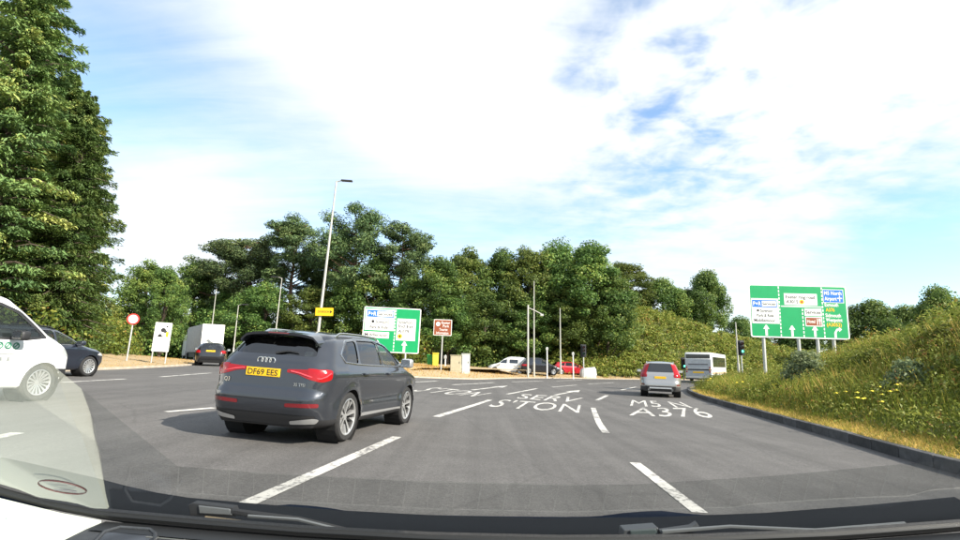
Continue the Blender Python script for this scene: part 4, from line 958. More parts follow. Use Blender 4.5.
def circle(cy, cz, r, n=24): return [(cy + r * math.cos(k * 2 * math.pi / n), cz + r * math.sin(k * 2 * math.pi / n)) for k in range(n)]
def smooth_loop(P_, n=3):
    """round the corners of a polygon a little"""
    out = []
    for i in range(len(P_)):
        a, b, c = Vector(P_[i - 1]), Vector(P_[i]), Vector(P_[(i + 1) % len(P_)]); d = min(.05, (a - b).length * .4, (c - b).length * .4); p, q = b + (a - b).normalized() * d, b + (c - b).normalized() * d
        for k in range(n + 1):
            t = k / n; out.append(tuple(p * (1 - t) ** 2 + b * 2 * t * (1 - t) + q * t * t))
    return out

WHEELS = {}
def wheel_meshes(r, rim, style):
    key = (r, rim, style)
    if key in WHEELS: return WHEELS[key]
    w = .1 if r < .45 else .13
    ty = MB().lathe([(rim - .005, -w + .02), (rim + .015, -w), (r - .03, -w), (r - .005, -w + .03), (r, -w + .05), (r, w - .05), (r - .005, w - .03), (r - .03, w), (rim + .015, w), (rim - .005, w - .02), (rim - .03, 0)], 'x', 40)
    rm = MB().lathe([(rim, -w + .02), (rim - .012, w - .012), (rim, w - .004), (rim + .012, w - .008)], 'x', 36)
    rm.lathe([(0, w - .05), (.055, w - .052), (.062, w - .075)], 'x', 16)
    n = {'five': 5, 'multi': 14, 'cover': 16}[style]
    for k in range(n):
        a = 2 * math.pi * k / n
        def pt(rr, da, x): return (x, rr * math.cos(a + da), rr * math.sin(a + da))
        if style == 'five':
            for sgn in (-1, 1):
                d0, d1, d2, d3 = sgn * .16, sgn * .02, sgn * .23, sgn * .36
                rm.add([pt(.05, 0 if sgn > 0 else -.5, w - .052), pt(.05, .5 if sgn > 0 else 0, w - .052), pt(rim - .006, d3 * .95, w - .026), pt(rim - .006, d0 * .75, w - .026), pt(.05, 0, w - .1), pt(.05, .4 * sgn, w - .1), pt(rim - .006, d3, w - .09), pt(rim - .006, d0, w - .09)], [(0, 1, 2, 3), (0, 3, 7, 4), (1, 2, 6, 5)])
        else:
            hw = .10 if style == 'cover' else .11
            rm.add([pt(.05, -hw * 1.6, w - .045), pt(.05, hw * 1.6, w - .045), pt(rim - .008, hw, w - .02), pt(rim - .008, -hw, w - .02), pt(.05, -hw, w - .09), pt(.05, hw, w - .09), pt(rim - .008, hw, w - .07), pt(rim - .008, -hw, w - .07)], [(0, 1, 2, 3), (0, 3, 7, 4), (1, 2, 6, 5)])
    hub = MB().lathe([(0, -.02), (rim * .92, -.02), (rim * .98, -.05)], 'x', 24)
    t, m_, h = ty.mesh('tyre', True), rm.mesh('rim', True), hub.mesh('brake_disc', True)
    t.materials.append(M_TYRE); m_.materials.append(M_ALLOY); h.materials.append(M_CAVITY); WHEELS[key] = (t, m_, h); return WHEELS[key]

def mirror(poly): return [(-x, z) for x, z in poly]
def build_vehicle(name, S, label, cat, pos, heading, z=None, group=None):
    """S: profile tables and the outlines of everything set into the shell"""
    root = empty(name); tag(root, label, cat, group); root.matrix_world = ground_matrix(pos, heading, z)
    res = S.get('res', (20, 64, 26)); bm = body_mesh(S, *res); bvh = BVHTree.FromBMesh(bm)
    PM = S['paint']; half = max(q[1] for q in S['side'])
    on_side = lambda y, zz, s=1: (lambda h: h[0].x if h[0] else half * s)(bvh.ray_cast(Vector((2.5 * s, y, zz)), Vector((-s, 0, 0))))
    on_rear = lambda x, zz: (lambda h: h[0].y if h[0] else S['rear'][0][1])(bvh.ray_cast(Vector((x, -9, zz)), Vector((0, 1, 0))))
    on_front = lambda x, zz: (lambda h: h[0].y if h[0] else S['front'][0][1])(bvh.ray_cast(Vector((x, 9, zz)), Vector((0, -1, 0))))
    on_top = lambda x, yy: (lambda h: h[0].z if h[0] else 1.)(bvh.ray_cast(Vector((x, yy, 5)), Vector((0, 0, -1))))
    for (ya, za, ra) in S['arch']:                           # wheel openings
        fs = carve(bm, circle(ya, za, ra), 'x', lambda f: abs(f.calc_center_median().x) > half - .36); bmesh.ops.delete(bm, geom=fs, context='FACES')
        for s in (-1, 1):
            MB().lathe([(.02, s * (half - .34)), (ra + .012, s * (half - .34)), (ra + .012, s * (half - .035))], 'x', 32, (0, ya, za)).build('wheel_arch_liner', M_CAVITY, root)
    for s in (-1, 1):
        sp = lambda f, s=s: f.calc_center_median().x * s > .3 and f.normal.x * s > .2
        for pl, m in S.get('side_windows', []):
            fs = carve(bm, smooth_loop(pl), 'x', sp)
            if fs: lift(bm, fs, 'side_window', m, root, -.012)
        for nm, pl, m, off in S.get('side_panels', []):
            fs = carve(bm, pl if len(pl) > 8 else smooth_loop(pl), 'x', sp)
            if fs:
                o = lift(bm, fs, nm, m or PM, root, off, .011 if m is None else 0, S.get('panel_thick', 0) if m is None else 0)
                if nm == 'door':
                    ys_ = [q[0] for q in pl]; hy = min(ys_) + .16 + S.get('handle_in', 0); hz = S.get('handle_z', .96)
                    MB().box(-.025, .025, -.1, .1, -.018, .018).build('handle', S.get('handle_mat') or PM, o, True, (on_side(hy, hz, s) + s * .022, hy, hz), bev=.012)
        if 'trim_line' in S:
            pth = [(on_side(y, zz, s) + s * .004, y, zz) for y, zz in S['trim_line']]
            MB().tube(pth, .0115, 6).build('window_trim', M_CHROME, root, True)
        if 'rail' in S:
            ya, yb, xr = S['rail']; ys_ = np.linspace(ya, yb, 12)
            MB().tube([(s * xr, y, on_top(s * xr, y) + (.045 if 0 < i < 11 else -.01)) for i, y in enumerate(ys_)], .018, 6).build('roof_rail', S.get('rail_mat', M_CHROME), root, True)
        if 'mirror' in S:
            my, mz, sz_ = S['mirror']; x = on_side(my, mz, s)
            mo = MB().tube([(x - s * .03, my, mz - .04), (x + s * .1, my + .02, mz - .01)], [.03, .025], 6).box(min(x + s * .06, x + s * .28), max(x + s * .06, x + s * .28), my - .08, my + .1, mz - sz_ * .45, mz + sz_ * .55, .05).build('door_mirror', S.get('mirror_mat', PM), root, True)
            MB().box(min(x + s * .085, x + s * .255), max(x + s * .085, x + s * .255), my - .085, my - .078, mz - sz_ * .33, mz + sz_ * .42).build('mirror_glass', M_CHROME, mo)
    rp = lambda f: f.normal.y < -.12 and f.calc_center_median().y < S.get('rear_zone', -1.5)
    fp = lambda f: f.calc_center_median().y > 1.0 and f.normal.y > .05
    for nm, pl, m, off, both in S.get('rear_panels', []):
        for q in ([pl, mirror(pl)] if both else [pl]):
            fs = carve(bm, q if len(q) > 9 else smooth_loop(q), 'y', (lambda f: f.calc_center_median().y < S.get('rear_zone', -1.5) and f.normal.y < .35) if both else rp)
            if fs: lift(bm, fs, nm, m or PM, root, off, .011 if m is None else 0, S.get('panel_thick', 0) if m is None else 0)
    for nm, pl, m, off, both in S.get('front_panels', []):
        for q in ([pl, mirror(pl)] if both else [pl]):
            fs = carve(bm, smooth_loop(q), 'y', fp)
            if fs: lift(bm, fs, nm, m or PM, root, off)
    for nm, pl, m, off in S.get('top_panels', []):
        fs = carve(bm, smooth_loop(pl), 'z', lambda f: f.normal.z > .25 and f.calc_center_median().z > .7)
        if fs: lift(bm, fs, nm, m or PM, root, off, .0035 if m is None else 0)
    # what is left of the shell: the body, its lower part in the cladding colour
    me = bpy.data.meshes.new('body'); me.materials.append(PM)
    lowz = S.get('cladding_z')
    if lowz:
        fs = carve(bm, [(-9, -1), (9, -1), (9, lowz), (-9, lowz)], 'x', lambda f: True)
        if fs: lift(bm, fs, 'lower_cladding', S.get('cladding', M_TRIM), root)
    for f in bm.faces: f.smooth = True
    bm.to_mesh(me); bm.free(); link('body', me, None, root)
    for (ya, za, ra) in S['arch']:
        if S.get('arch_trim'):
            for s in (-1, 1): MB().tube([(on_side(y, max(zz, S.get('zbot', .2) + .03), s) - s * .002, y, zz) for y, zz in [(ya + (ra + .02) * math.cos(R(a)), za + (ra + .02) * math.sin(R(a))) for a in range(-10, 191, 10)]], .026, 6).build('arch_trim', S['arch_trim'], root, True)
        t, m_, h = wheel_meshes(*S['wheel'])
        for s in (-1, 1):
            we = empty('wheel', (s * (half - .125), ya, S['wheel'][0]), 0 if s > 0 else math.pi, root)
            for nm, q in (('tyre', t), ('rim', m_), ('brake_disc', h)): link(nm, q, None, we)
    if S.get('seats', True):
        for x in (-.37, .37):
            for yy in S.get('seat_y', (.15, -.75)):
                so_ = MB().prism([(x - .24, yy - .12, .55), (x + .24, yy - .12, .55), (x + .22, yy - .2, 1.18 * S.get('hs', 1)), (x - .22, yy - .2, 1.18 * S.get('hs', 1))], (0, .12, 0)).build('seat', M_SEAT, root, bev=.03)
                MB().box(x - .12, x + .12, yy - .22, yy - .12, 1.2 * S.get('hs', 1), 1.36 * S.get('hs', 1), .03).build('headrest', M_SEAT, so_)
        MB().box(-half + .12, half - .12, *S.get('floor', (-1.5, 1.6)), .5, .56).build('cabin_floor', M_CAVITY, root)
    if 'plate' in S:
        t, zz, x, m = S['plate']; y = on_rear(x, zz) - .012
        po = MB().box(x - .26, x + .26, y - .006, y + .012, zz - .057, zz + .057, .004).build('number_plate', m, root)
        if t:
            tm = text_mesh(t, .078, .012, .46); V = mesh_coords(tm); set_coords(tm, np.column_stack([V[:, 0] + x, np.full(len(V), y - .0075), V[:, 1] + zz - .039])); link('lettering', tm, M_BLACK, po)
    return root, on_side, on_rear, on_top, on_front

def arch_poly(y0, y1, z0, z1, arch, notch):
    """door outline with a wheel arch bitten out of one lower corner"""
    return [(y0, z0), (y1, z0), (y1, z1), (y0, z1)]
# ---- dark grey SUV in the next lane
GREY = mat('dark grey metallic paint', (.040, .045, .055), .3, .5, coat=1.)
S_SUV = dict(paint=GREY, zbot=.24, res=(24, 84, 34), rtop=.13, rrear=.30, rfront=.45, crown=.05, flare=.028, dish=.03,
    rear=[(.2, -2.10), (.36, -2.18), (.5, -2.235), (.6, -2.245), (.68, -2.235), (.72, -2.20), (.86, -2.19), (1.02, -2.175), (1.1, -2.15), (1.16, -2.11), (1.2, -2.07), (1.36, -1.96), (1.5, -1.86), (1.62, -1.80)],
    front=[(.2, 2.08), (.5, 2.24), (.75, 2.22), (.95, 2.12), (1.1, 2.0), (1.7, 1.9)],
    top=[(-1.84, 1.53), (-1.55, 1.575), (-1.1, 1.605), (-.5, 1.62), (0, 1.61), (.4, 1.565), (.62, 1.48), (.95, 1.28), (1.22, 1.10), (1.36, 1.06), (1.7, 1.01), (1.95, .95), (2.1, .86)],
    side=[(.2, .84), (.34, .885), (.5, .90), (.66, .905), (.8, .915), (.93, .925), (1.0, .92), (1.04, .905), (1.08, .872), (1.13, .852), (1.3, .785), (1.5, .69), (1.6, .64)],
    plan=[(0, .955), (.06, .975), (.16, 1.0), (.84, 1.0), (.95, .96), (1, .90)],
    arch=[(-1.34, .355, .405), (1.34, .355, .405)], wheel=(.36, .258, 'five'), arch_trim=None,
    side_windows=[([(.88, 1.13), (.44, 1.44), (.22, 1.505), (.0, 1.51), (.0, 1.125)], G_CLEAR), ([(-.08, 1.13), (-.08, 1.515), (-.88, 1.50), (-.98, 1.14)], G_DARK), ([(-1.05, 1.145), (-.955, 1.49), (-1.3, 1.455), (-1.56, 1.26), (-1.5, 1.17)], G_DARK)],
    side_panels=[('pillar', [(-.01, 1.128), (-.07, 1.128), (-.07, 1.512), (-.01, 1.512)], M_TRIM, -.004), ('tail_light', [(-2.3, .90), (-2.10, .92), (-2.06, 1.0), (-2.12, 1.045), (-2.3, 1.045)], M_LAMP, .006),
                 ('door', [(-.035, .42), (1.0, .42), (1.03, .8), (.93, 1.105), (-.035, 1.105)], None, 0), ('door', [(-.045, .42), (-.78, .42), (-.86, .62), (-.98, .74), (-1.06, .9), (-1.02, 1.11), (-.045, 1.105)], None, 0),
                 ('sill_trim', [(-.92, .33), (.92, .33), (.92, .365), (-.92, .385)], M_ALLOY, .006)],
    rear_panels=[('rear_window', [(-.64, 1.205), (.64, 1.205), (.54, 1.475), (-.54, 1.475)], G_DARK, -.008, False),
                 ('tail_light', [(.30, 1.015), (.875, 1.045), (.885, .905), (.80, .865), (.62, .905), (.48, .955), (.30, .975)], M_LAMP, .006, True),
                 ('reflector', [(.36, .515), (.80, .53), (.80, .585), (.36, .565)], M_LAMPD, .004, True),
                 ('exhaust_trim', [(.42, .285), (.76, .31), (.80, .37), (.74, .385), (.42, .33)], M_ALLOY, .006, True),
                 ('diffuser', [(-.70, .262), (.70, .262), (.78, .42), (-.78, .42)], M_TRIM, -.004, False),
                 ('tailgate', [(-.80, .66), (.80, .66), (.84, .85), (.80, 1.15), (.58, 1.50), (-.58, 1.50), (-.80, 1.15), (-.84, .85)], None, 0, False)],
    front_panels=[('headlight', [(.5, .72), (.88, .76), (.86, .88), (.5, .82)], M_HEAD, .004, True), ('grille', [(-.42, .42), (.42, .42), (.46, .82), (-.46, .82)], M_TRIM, .004, False)],
    top_panels=[('windscreen', [(-.66, 1.16), (.66, 1.16), (.55, .58), (-.55, .58)], G_MID, -.006)],
    trim_line=[(.96, 1.105), (.5, 1.11), (0, 1.112), (-.6, 1.118), (-1.1, 1.128), (-1.52, 1.148), (-1.6, 1.26), (-1.32, 1.475), (-.9, 1.52), (-.1, 1.535), (.22, 1.525), (.46, 1.46), (.92, 1.135)],
    rail=(-1.5, .25, .60), mirror=(.82, 1.17, .17), mirror_mat=M_ALLOY, handle_z=.985, plate=('DF69 EES', .955, -.06, M_PLATE_Y), rear_zone=-1.5, cladding_z=.36)  # silver on the body-coloured mirrors: their pale highlight put into the colour
pr, pf = Vector(P(336, 443)[:2]), Vector(P(404, 423)[:2]); hd = math.atan2(pf.x - pr.x, pf.y - pr.y); mid = (pr + pf) / 2
c0 = mid - Vector((math.cos(hd), -math.sin(hd))) * .80
car, sd, rr_, tp, ft = build_vehicle('suv_car', S_SUV, 'dark grey metallic SUV with yellow plate in the lane beside us', 'car', (c0.x, c0.y), hd); car.scale = (.97, .97, .97)
# rear details of the SUV
sp = MB(); xs_ = np.linspace(-.62, .62, 15); V = []
for x in xs_:
    q = 1 - (abs(x) / .62) ** 2; z1 = tp(x * .98, -1.82) ; y1 = -1.80; ye = -2.0 - .03 * q
    V.append([(x, y1, z1 + .012), (x, ye, z1 - .012 + .006 * q), (x, ye + .01, z1 - .045), (x, y1 - .05, z1 - .06)])
n = len(V); sp.add([p for r4 in V for p in r4], [(i * 4 + k, (i + 1) * 4 + k, (i + 1) * 4 + (k + 1) % 4, i * 4 + (k + 1) % 4) for i in range(n - 1) for k in range(4)] + [(0, 1, 2, 3), tuple((n - 1) * 4 + k for k in (3, 2, 1, 0))])
so_ = sp.build('spoiler', GREY, car, True); MB().box(-.16, .16, -2.036, -2.03, tp(0, -1.82) - .03, tp(0, -1.82) - .015).build('brake_lamp', M_LAMPD, so_)
for k in range(4):                                           # ring badge
    x = -.06 + (k - 1.5) * .062; z = 1.115; y = rr_(x, z) - .006
    MB().tube([(x + .043 * math.cos(a * .3927), y, z + .043 * math.sin(a * .3927)) for a in range(17)], .0075, 6, False).build('badge_ring', M_CHROME, car, True)
for t, x, z, h in [('Q3', -.60, .80, .055), ('35 TFSI', .52, .80, .04)]:
    tm = text_mesh(t, h, .015); V = mesh_coords(tm); y = rr_(x, z) - .006; ang = (rr_(x + .1, z) - rr_(x - .1, z)) / .2
    set_coords(tm, np.column_stack([V[:, 0] + x, y + V[:, 0] * ang, V[:, 1] + z])); link('lettering', tm, M_CHROME, car)
wy = rr_(.05, 1.23) - .012; MB().tube([(.02, wy, 1.225), (.2, rr_(.2, 1.26) - .012, 1.262), (.36, rr_(.36, 1.25) - .012, 1.25)], [.018, .01, .007], 6).build('rear_wiper', M_TRIM, car, True)
for s in (-1, 1):                                            # light blades inside the lamps
    MB().tube([(s * x, rr_(s * x, z) - .008, z) for x, z in [(.36, .995), (.5, .975), (.64, .94), (.78, .915), (.84, .95), (.87, 1.0)]], .009, 6).build('lamp_strip', mat('bright lamp strip', (.75, .08, .10), .2), car, True)
MB().box(-.62, .62, -2.252, -2.235, .60, .608).build('bumper_crease', M_TRIM, car)

# ---- silver estate ahead
SILV = mat('silver paint', (.38, .375, .36), .3, .6, coat=.8)
S_EST = dict(S_SUV); S_EST.update(paint=SILV, res=(20, 50, 26), zbot=.27,
    rear=[(.2, -2.22), (.4, -2.31), (.55, -2.33), (.7, -2.31), (.75, -2.27), (1.05, -2.23), (1.15, -2.16), (1.5, -1.98), (1.72, -1.88)],
    front=[(.2, 2.15), (.5, 2.31), (.8, 2.28), (1.0, 2.15), (1.7, 1.9)],
    top=[(-1.92, 1.62), (-1.55, 1.675), (-.8, 1.71), (0, 1.70), (.45, 1.64), (.7, 1.54), (1.3, 1.14), (1.45, 1.10), (1.9, 1.04), (2.15, .92)],
    side=[(.2, .86), (.35, .90), (.6, .925), (.9, .945), (1.05, .935), (1.12, .90), (1.3, .83), (1.55, .725), (1.7, .66)],
    side_windows=[([(.92, 1.17), (.5, 1.5), (.02, 1.58), (.02, 1.16)], G_MID), ([(-.06, 1.17), (-.06, 1.58), (-.9, 1.57), (-1.0, 1.18)], G_DARK), ([(-1.08, 1.19), (-1.0, 1.56), (-1.6, 1.5), (-1.78, 1.25)], G_DARK)],
    side_panels=[('tail_light', [(-2.4, .98), (-2.05, 1.0), (-1.98, 1.12), (-1.9, 1.35), (-1.84, 1.56), (-1.98, 1.56), (-2.4, 1.5)], M_LAMP, .006), ('door', [(-.03, .45), (1.05, .45), (.98, 1.14), (-.03, 1.14)], None, 0), ('door', [(-.04, .45), (-.8, .45), (-1.08, .95), (-1.04, 1.15), (-.04, 1.14)], None, 0)],
    rear_panels=[('rear_window', [(-.60, 1.17), (.60, 1.17), (.52, 1.58), (-.52, 1.58)], G_DARK, -.008, False),
                 ('tail_light', [(.60, .93), (1.0, .93), (1.0, 1.14), (.86, 1.30), (.76, 1.58), (.60, 1.58), (.67, 1.2), (.72, 1.12), (.60, 1.08)], M_LAMP, .006, True),
                 ('bumper_insert', [(-.66, .36), (.66, .36), (.70, .52), (-.70, .52)], M_TRIM, -.004, False), ('reflector', [(.72, .56), (.88, .57), (.88, .62), (.72, .61)], M_LAMPD, .004, True)],
    trim_line=[(.95, 1.15), (0, 1.15), (-1.1, 1.165), (-1.75, 1.22)], rail=(-1.6, .3, .62), cladding_z=.50, cladding=mat('grey cladding', (.045, .045, .045), .7), wheel=(.36, .25, 'five'), arch_trim=None,
    plate=('', .92, 0, M_PLATE_Y), mirror=(.9, 1.2, .13), mirror_mat=None)
S_EST['mirror_mat'] = SILV
pl_, pr_ = Vector(P(645.5, 397)[:2]), Vector(P(677, 397)[:2]); c0 = (pl_ + pr_) / 2; hv = R(18.2); c0 = Vector((c0.x, 26.3)) ; c0 = c0 + Vector((math.sin(hv), math.cos(hv))) * 1.6
S_EST['arch'] = [(-1.40, .36, .41), (1.38, .36, .41)]
car, sd, rr_, tp, ft = build_vehicle('estate_car', S_EST, 'silver estate car with red tail lights ahead in the right lane', 'car', (c0.x, c0.y), hv)
MB().box(-.5, .5, -2.35, -2.33, .40, .47).build('skid_plate', M_ALLOY, car, bev=.008)
for x in (-.52, .52): MB().lathe([(.035, -2.36), (.045, -2.36), (.045, -2.30)], 'y', 12, (x, 0, .36)).build('tailpipe', M_CHROME, car)

# ---- hatchback outline shared by the smaller cars
def hatch(col, **k):
    S = dict(paint=col, zbot=.2, res=(16, 44, 20), rtop=.13, rrear=.28, rfront=.42, crown=.045, flare=.018, dish=.02,
        rear=[(.2, -1.98), (.45, -2.1), (.6, -2.12), (.85, -2.07), (1.0, -2.0), (1.1, -1.92), (1.4, -1.62), (1.5, -1.5)],
        front=[(.2, 1.98), (.45, 2.12), (.65, 2.1), (.82, 1.98), (1.0, 1.8), (1.6, 1.7)],
        top=[(-1.58, 1.40), (-1.2, 1.45), (-.6, 1.48), (-.1, 1.475), (.25, 1.42), (.6, 1.25), (1.05, .99), (1.25, .94), (1.7, .86), (1.95, .74)],
        side=[(.2, .80), (.35, .85), (.6, .88), (.82, .89), (.92, .875), (.98, .84), (1.2, .745), (1.4, .64), (1.5, .58)],
        plan=[(0, .93), (.08, .97), (.2, 1.0), (.82, 1.0), (.94, .95), (1, .87)], arch=[(-1.3, .315, .36), (1.3, .315, .36)], wheel=(.318, .215, 'multi'),
        side_windows=[([(.86, .985), (.36, 1.28), (.05, 1.365), (.05, .985)], G_CLEAR), ([(-.03, .985), (-.03, 1.37), (-.72, 1.36), (-.86, 1.0)], G_MID), ([(-.94, 1.01), (-.82, 1.345), (-1.15, 1.30), (-1.45, 1.06)], G_MID)],
        side_panels=[('door', [(-.005, .34), (.98, .34), (.95, .965), (-.005, .965)], None, 0), ('door', [(-.015, .34), (-.82, .34), (-.98, .72), (-.95, .975), (-.015, .965)], None, 0)],
        rear_panels=[('rear_window', [(-.55, 1.05), (.55, 1.05), (.46, 1.36), (-.46, 1.36)], G_DARK, -.008, False), ('tail_light', [(.55, .80), (.95, .80), (.95, .98), (.62, .98)], M_LAMP, .005, True), ('bumper_insert', [(-.6, .26), (.6, .26), (.6, .38), (-.6, .38)], M_TRIM, -.004, False)],
        front_panels=[('headlight', [(.45, .62), (.86, .66), (.84, .78), (.45, .70)], M_HEAD, .004, True), ('grille', [(-.4, .32), (.4, .32), (.4, .5), (-.4, .5)], M_TRIM, .003, False)],
        top_panels=[('windscreen', [(-.62, 1.02), (.62, 1.02), (.52, .40), (-.52, .40)], G_MID, -.006)],
        mirror=(.72, 1.03, .15), handle_z=.88, plate=('', .72, 0, M_PLATE_Y), hs=.94, rear_zone=-1.3, floor=(-1.4, 1.5), seat_y=(.05, -.8))
    S.update(k); return S
NAVY = mat('dark blue paint', (.016, .021, .034), .28, .3, coat=1.); BLK = mat('black paint', (.015, .015, .017), .25, .2, coat=1.); REDP = mat('red paint', (.42, .012, .022), .3, .1, coat=1.); WHT = mat('white paint', (.78, .79, .77), .35, 0, coat=.6)
p = Vector(P(85, 376.5)[:2]); hv = R(6); fw = Vector((math.sin(hv), math.cos(hv))); rt_ = Vector((fw.y, -fw.x)); c0 = p - fw * 1.3 - rt_ * .78
build_vehicle('estate_car', hatch(NAVY, rail=(-1.3, .2, .52), rail_mat=M_TRIM, res=(20, 56, 24), rear=[(.2, -2.3), (.45, -2.42), (.6, -2.44), (.85, -2.4), (1.0, -2.34), (1.1, -2.26), (1.4, -2.0), (1.5, -1.95)], top=[(-2.02, 1.40), (-1.5, 1.46), (-.6, 1.49), (-.1, 1.48), (.25, 1.42), (.6, 1.25), (1.05, .99), (1.25, .94), (1.7, .86), (1.95, .74)],
    trim_line=[(.9, .965), (0, .968), (-.9, .985), (-1.45, 1.04)]), 'dark blue car with roof bars seen beyond the white van', 'car', (c0.x, c0.y), hv)
p = Vector(P(209, 366)[:2]); hv = R(-24); c0 = p + Vector((math.sin(hv), math.cos(hv))) * 1.9
build_vehicle('hatchback_car', hatch(BLK, plate=('', .92, 0, M_PLATE_Y)), 'black hatchback queueing behind the white lorry', 'car', (c0.x, c0.y), hv)
# ---- parked vehicles on the far side of the verge
q = at(570, 374, 60.5); build_vehicle('parked_car', hatch(REDP, res=(12, 32, 16)), 'red car parked beyond the dry verge', 'car', (q.x, 60.5), R(80), .0, 'vehicles parked beyond the verge')
q = at(539, 374, 56); build_vehicle('people_carrier', hatch(BLK, res=(12, 32, 16), top=[(-1.65, 1.6), (-1.2, 1.68), (-.4, 1.72), (.1, 1.69), (.5, 1.5), (1.05, 1.12), (1.3, 1.02), (1.7, .92), (1.95, .78)], side=[(.2, .82), (.5, .88), (.9, .90), (1.0, .88), (1.1, .85), (1.5, .73), (1.7, .64)],
    side_windows=[([(.9, 1.08), (.42, 1.42), (.05, 1.55), (.05, 1.08)], G_CLEAR), ([(-.03, 1.08), (-.03, 1.56), (-.8, 1.56), (-.9, 1.09)], G_DARK), ([(-.98, 1.1), (-.9, 1.55), (-1.4, 1.5), (-1.55, 1.15)], G_DARK)]), 'dark people carrier parked between the white van and red car', 'car', (q.x, 56), R(82), .12, 'vehicles parked beyond the verge')
q = at(508, 374, 57); build_vehicle('parked_van', hatch(WHT, res=(12, 32, 16), rear=[(.2, -1.98), (.5, -2.08), (1.0, -2.05), (1.9, -1.95)], top=[(-1.95, 1.72), (-1.2, 1.8), (-.3, 1.8), (.0, 1.74), (.4, 1.55), (.95, 1.12), (1.3, 1.0), (1.7, .9), (1.95, .76)], side=[(.2, .84), (.6, .88), (1.0, .88), (1.2, .86), (1.8, .78)],
    side_windows=[([(.85, 1.08), (.4, 1.42), (.05, 1.52), (.05, 1.08)], G_DARK), ([(-.2, 1.1), (-.2, 1.5), (-1.1, 1.5), (-1.1, 1.1)], G_DARK)], rear_panels=[]), 'small white van parked below the trees beyond the verge', 'van', (q.x, 57), R(-80), .1, 'vehicles parked beyond the verge')

# ---- white van cut by the left edge
S_VAN = dict(paint=WHT, zbot=.24, res=(20, 64, 30), rtop=.13, rrear=.2, rfront=.40, crown=.05, flare=.018,
    rear=[(.2, -2.1), (.5, -2.18), (1.1, -2.16), (1.9, -2.06)], front=[(.2, 2.08), (.45, 2.22), (.8, 2.2), (1.0, 2.1), (1.2, 1.98), (1.9, 1.9)],
    top=[(-2.02, 1.88), (-1.5, 1.94), (-.4, 1.96), (.3, 1.94), (.74, 1.83), (1.06, 1.60), (1.48, 1.26), (1.62, 1.18), (1.85, 1.08), (2.05, .96)],
    side=[(.2, .87), (.4, .91), (.8, .925), (1.05, .92), (1.15, .90), (1.3, .87), (1.6, .80), (1.95, .71)], plan=[(0, .96), (.1, 1.0), (.82, 1.0), (.94, .96), (1, .88)],
    arch=[(-1.4, .32, .385), (1.42, .32, .385)], wheel=(.335, .225, 'cover'),
    side_windows=[([(1.30, 1.18), (.84, 1.55), (.5, 1.67), (.1, 1.68), (.1, 1.13), (.95, 1.13)], G_CLEAR)],
    side_panels=[('window_surround', [(1.42, 1.145), (.90, 1.59), (.52, 1.72), (.03, 1.73), (.03, 1.085), (1.0, 1.085)], M_TRIM, -.003), ('door', [(.0, .40), (.92, .40), (1.03, .76), (1.06, 1.08), (.0, 1.08)], None, 0), ('door', [(-.01, .40), (-.95, .40), (-1.05, .8), (-1.05, 1.66), (-.01, 1.69)], None, 0),
                 ('side_rubbing_panel', [(-.95, .44), (.82, .44), (.80, .58), (.55, .65), (-.95, .65)], mat('grey rubbing panel', (.28, .29, .29), .7), .012)],
    front_panels=[('headlight', [(.48, .78), (.9, .82), (.88, .98), (.55, .95)], M_HEAD, .004, True), ('lower_grille', [(-.6, .32), (.6, .32), (.6, .52), (-.6, .52)], M_TRIM, .003, False), ('bumper_corner', [(.62, .25), (1.0, .25), (1.0, .60), (.66, .55)], M_TRIM, .004, True)],
    top_panels=[('windscreen', [(-.70, 1.46), (.70, 1.46), (.62, .62), (-.62, .62)], G_MID, -.006)], mirror=(.74, 1.16, .17), mirror_mat=M_TRIM, handle_z=.98, hs=1.05, seat_y=(.25,), floor=(-1.8, 1.6), handle_in=.0)
p = Vector(P(31, 401)[:2]); hv = R(7); fw = Vector((math.sin(hv), math.cos(hv))); rt_ = Vector((fw.y, -fw.x)); c0 = p - fw * 1.42 - rt_ * .80
van, sd, rr_, tp, ft = build_vehicle('white_van', S_VAN, 'white van with green round logos on its side at the left edge', 'van', (c0.x, c0.y), hv)
M_GLOGO = mat('green logo print', (.02, .22, .12), .5); M_GREYP = mat('grey print', (.18, .19, .19), .5)
for k in range(7):
    y, z = .82 - k * .145, .985
    MB().tube([(sd(y + .05 * math.cos(a * .5236), z + .05 * math.sin(a * .5236)) + .004, y + .05 * math.cos(a * .5236), z + .05 * math.sin(a * .5236)) for a in range(13)], .012, 4, False).build('round_logo', M_GLOGO, van)
    MB().tube([(sd(y - .02, z - .02) + .004, y - .02, z - .02), (sd(y + .02, z + .025) + .004, y + .02, z + .025)], .012, 4).build('logo_leaf', M_GLOGO, van)
for k in range(7):
    y, z = .72 - k * .13, .76; x = sd(y, z) + .004
    MB().add([(x, y - .025, z - .035), (x, y + .025, z - .035), (x, y + .012, z + .03), (x, y - .012, z + .03)], [(0, 1, 2, 3)]).build('small_print', M_GREYP, van)
MB().tube([(sd(y, .84) + .003, y, .84) for y in np.linspace(-.2, .85, 8)], .005, 4).build('print_rule', M_GREYP, van)

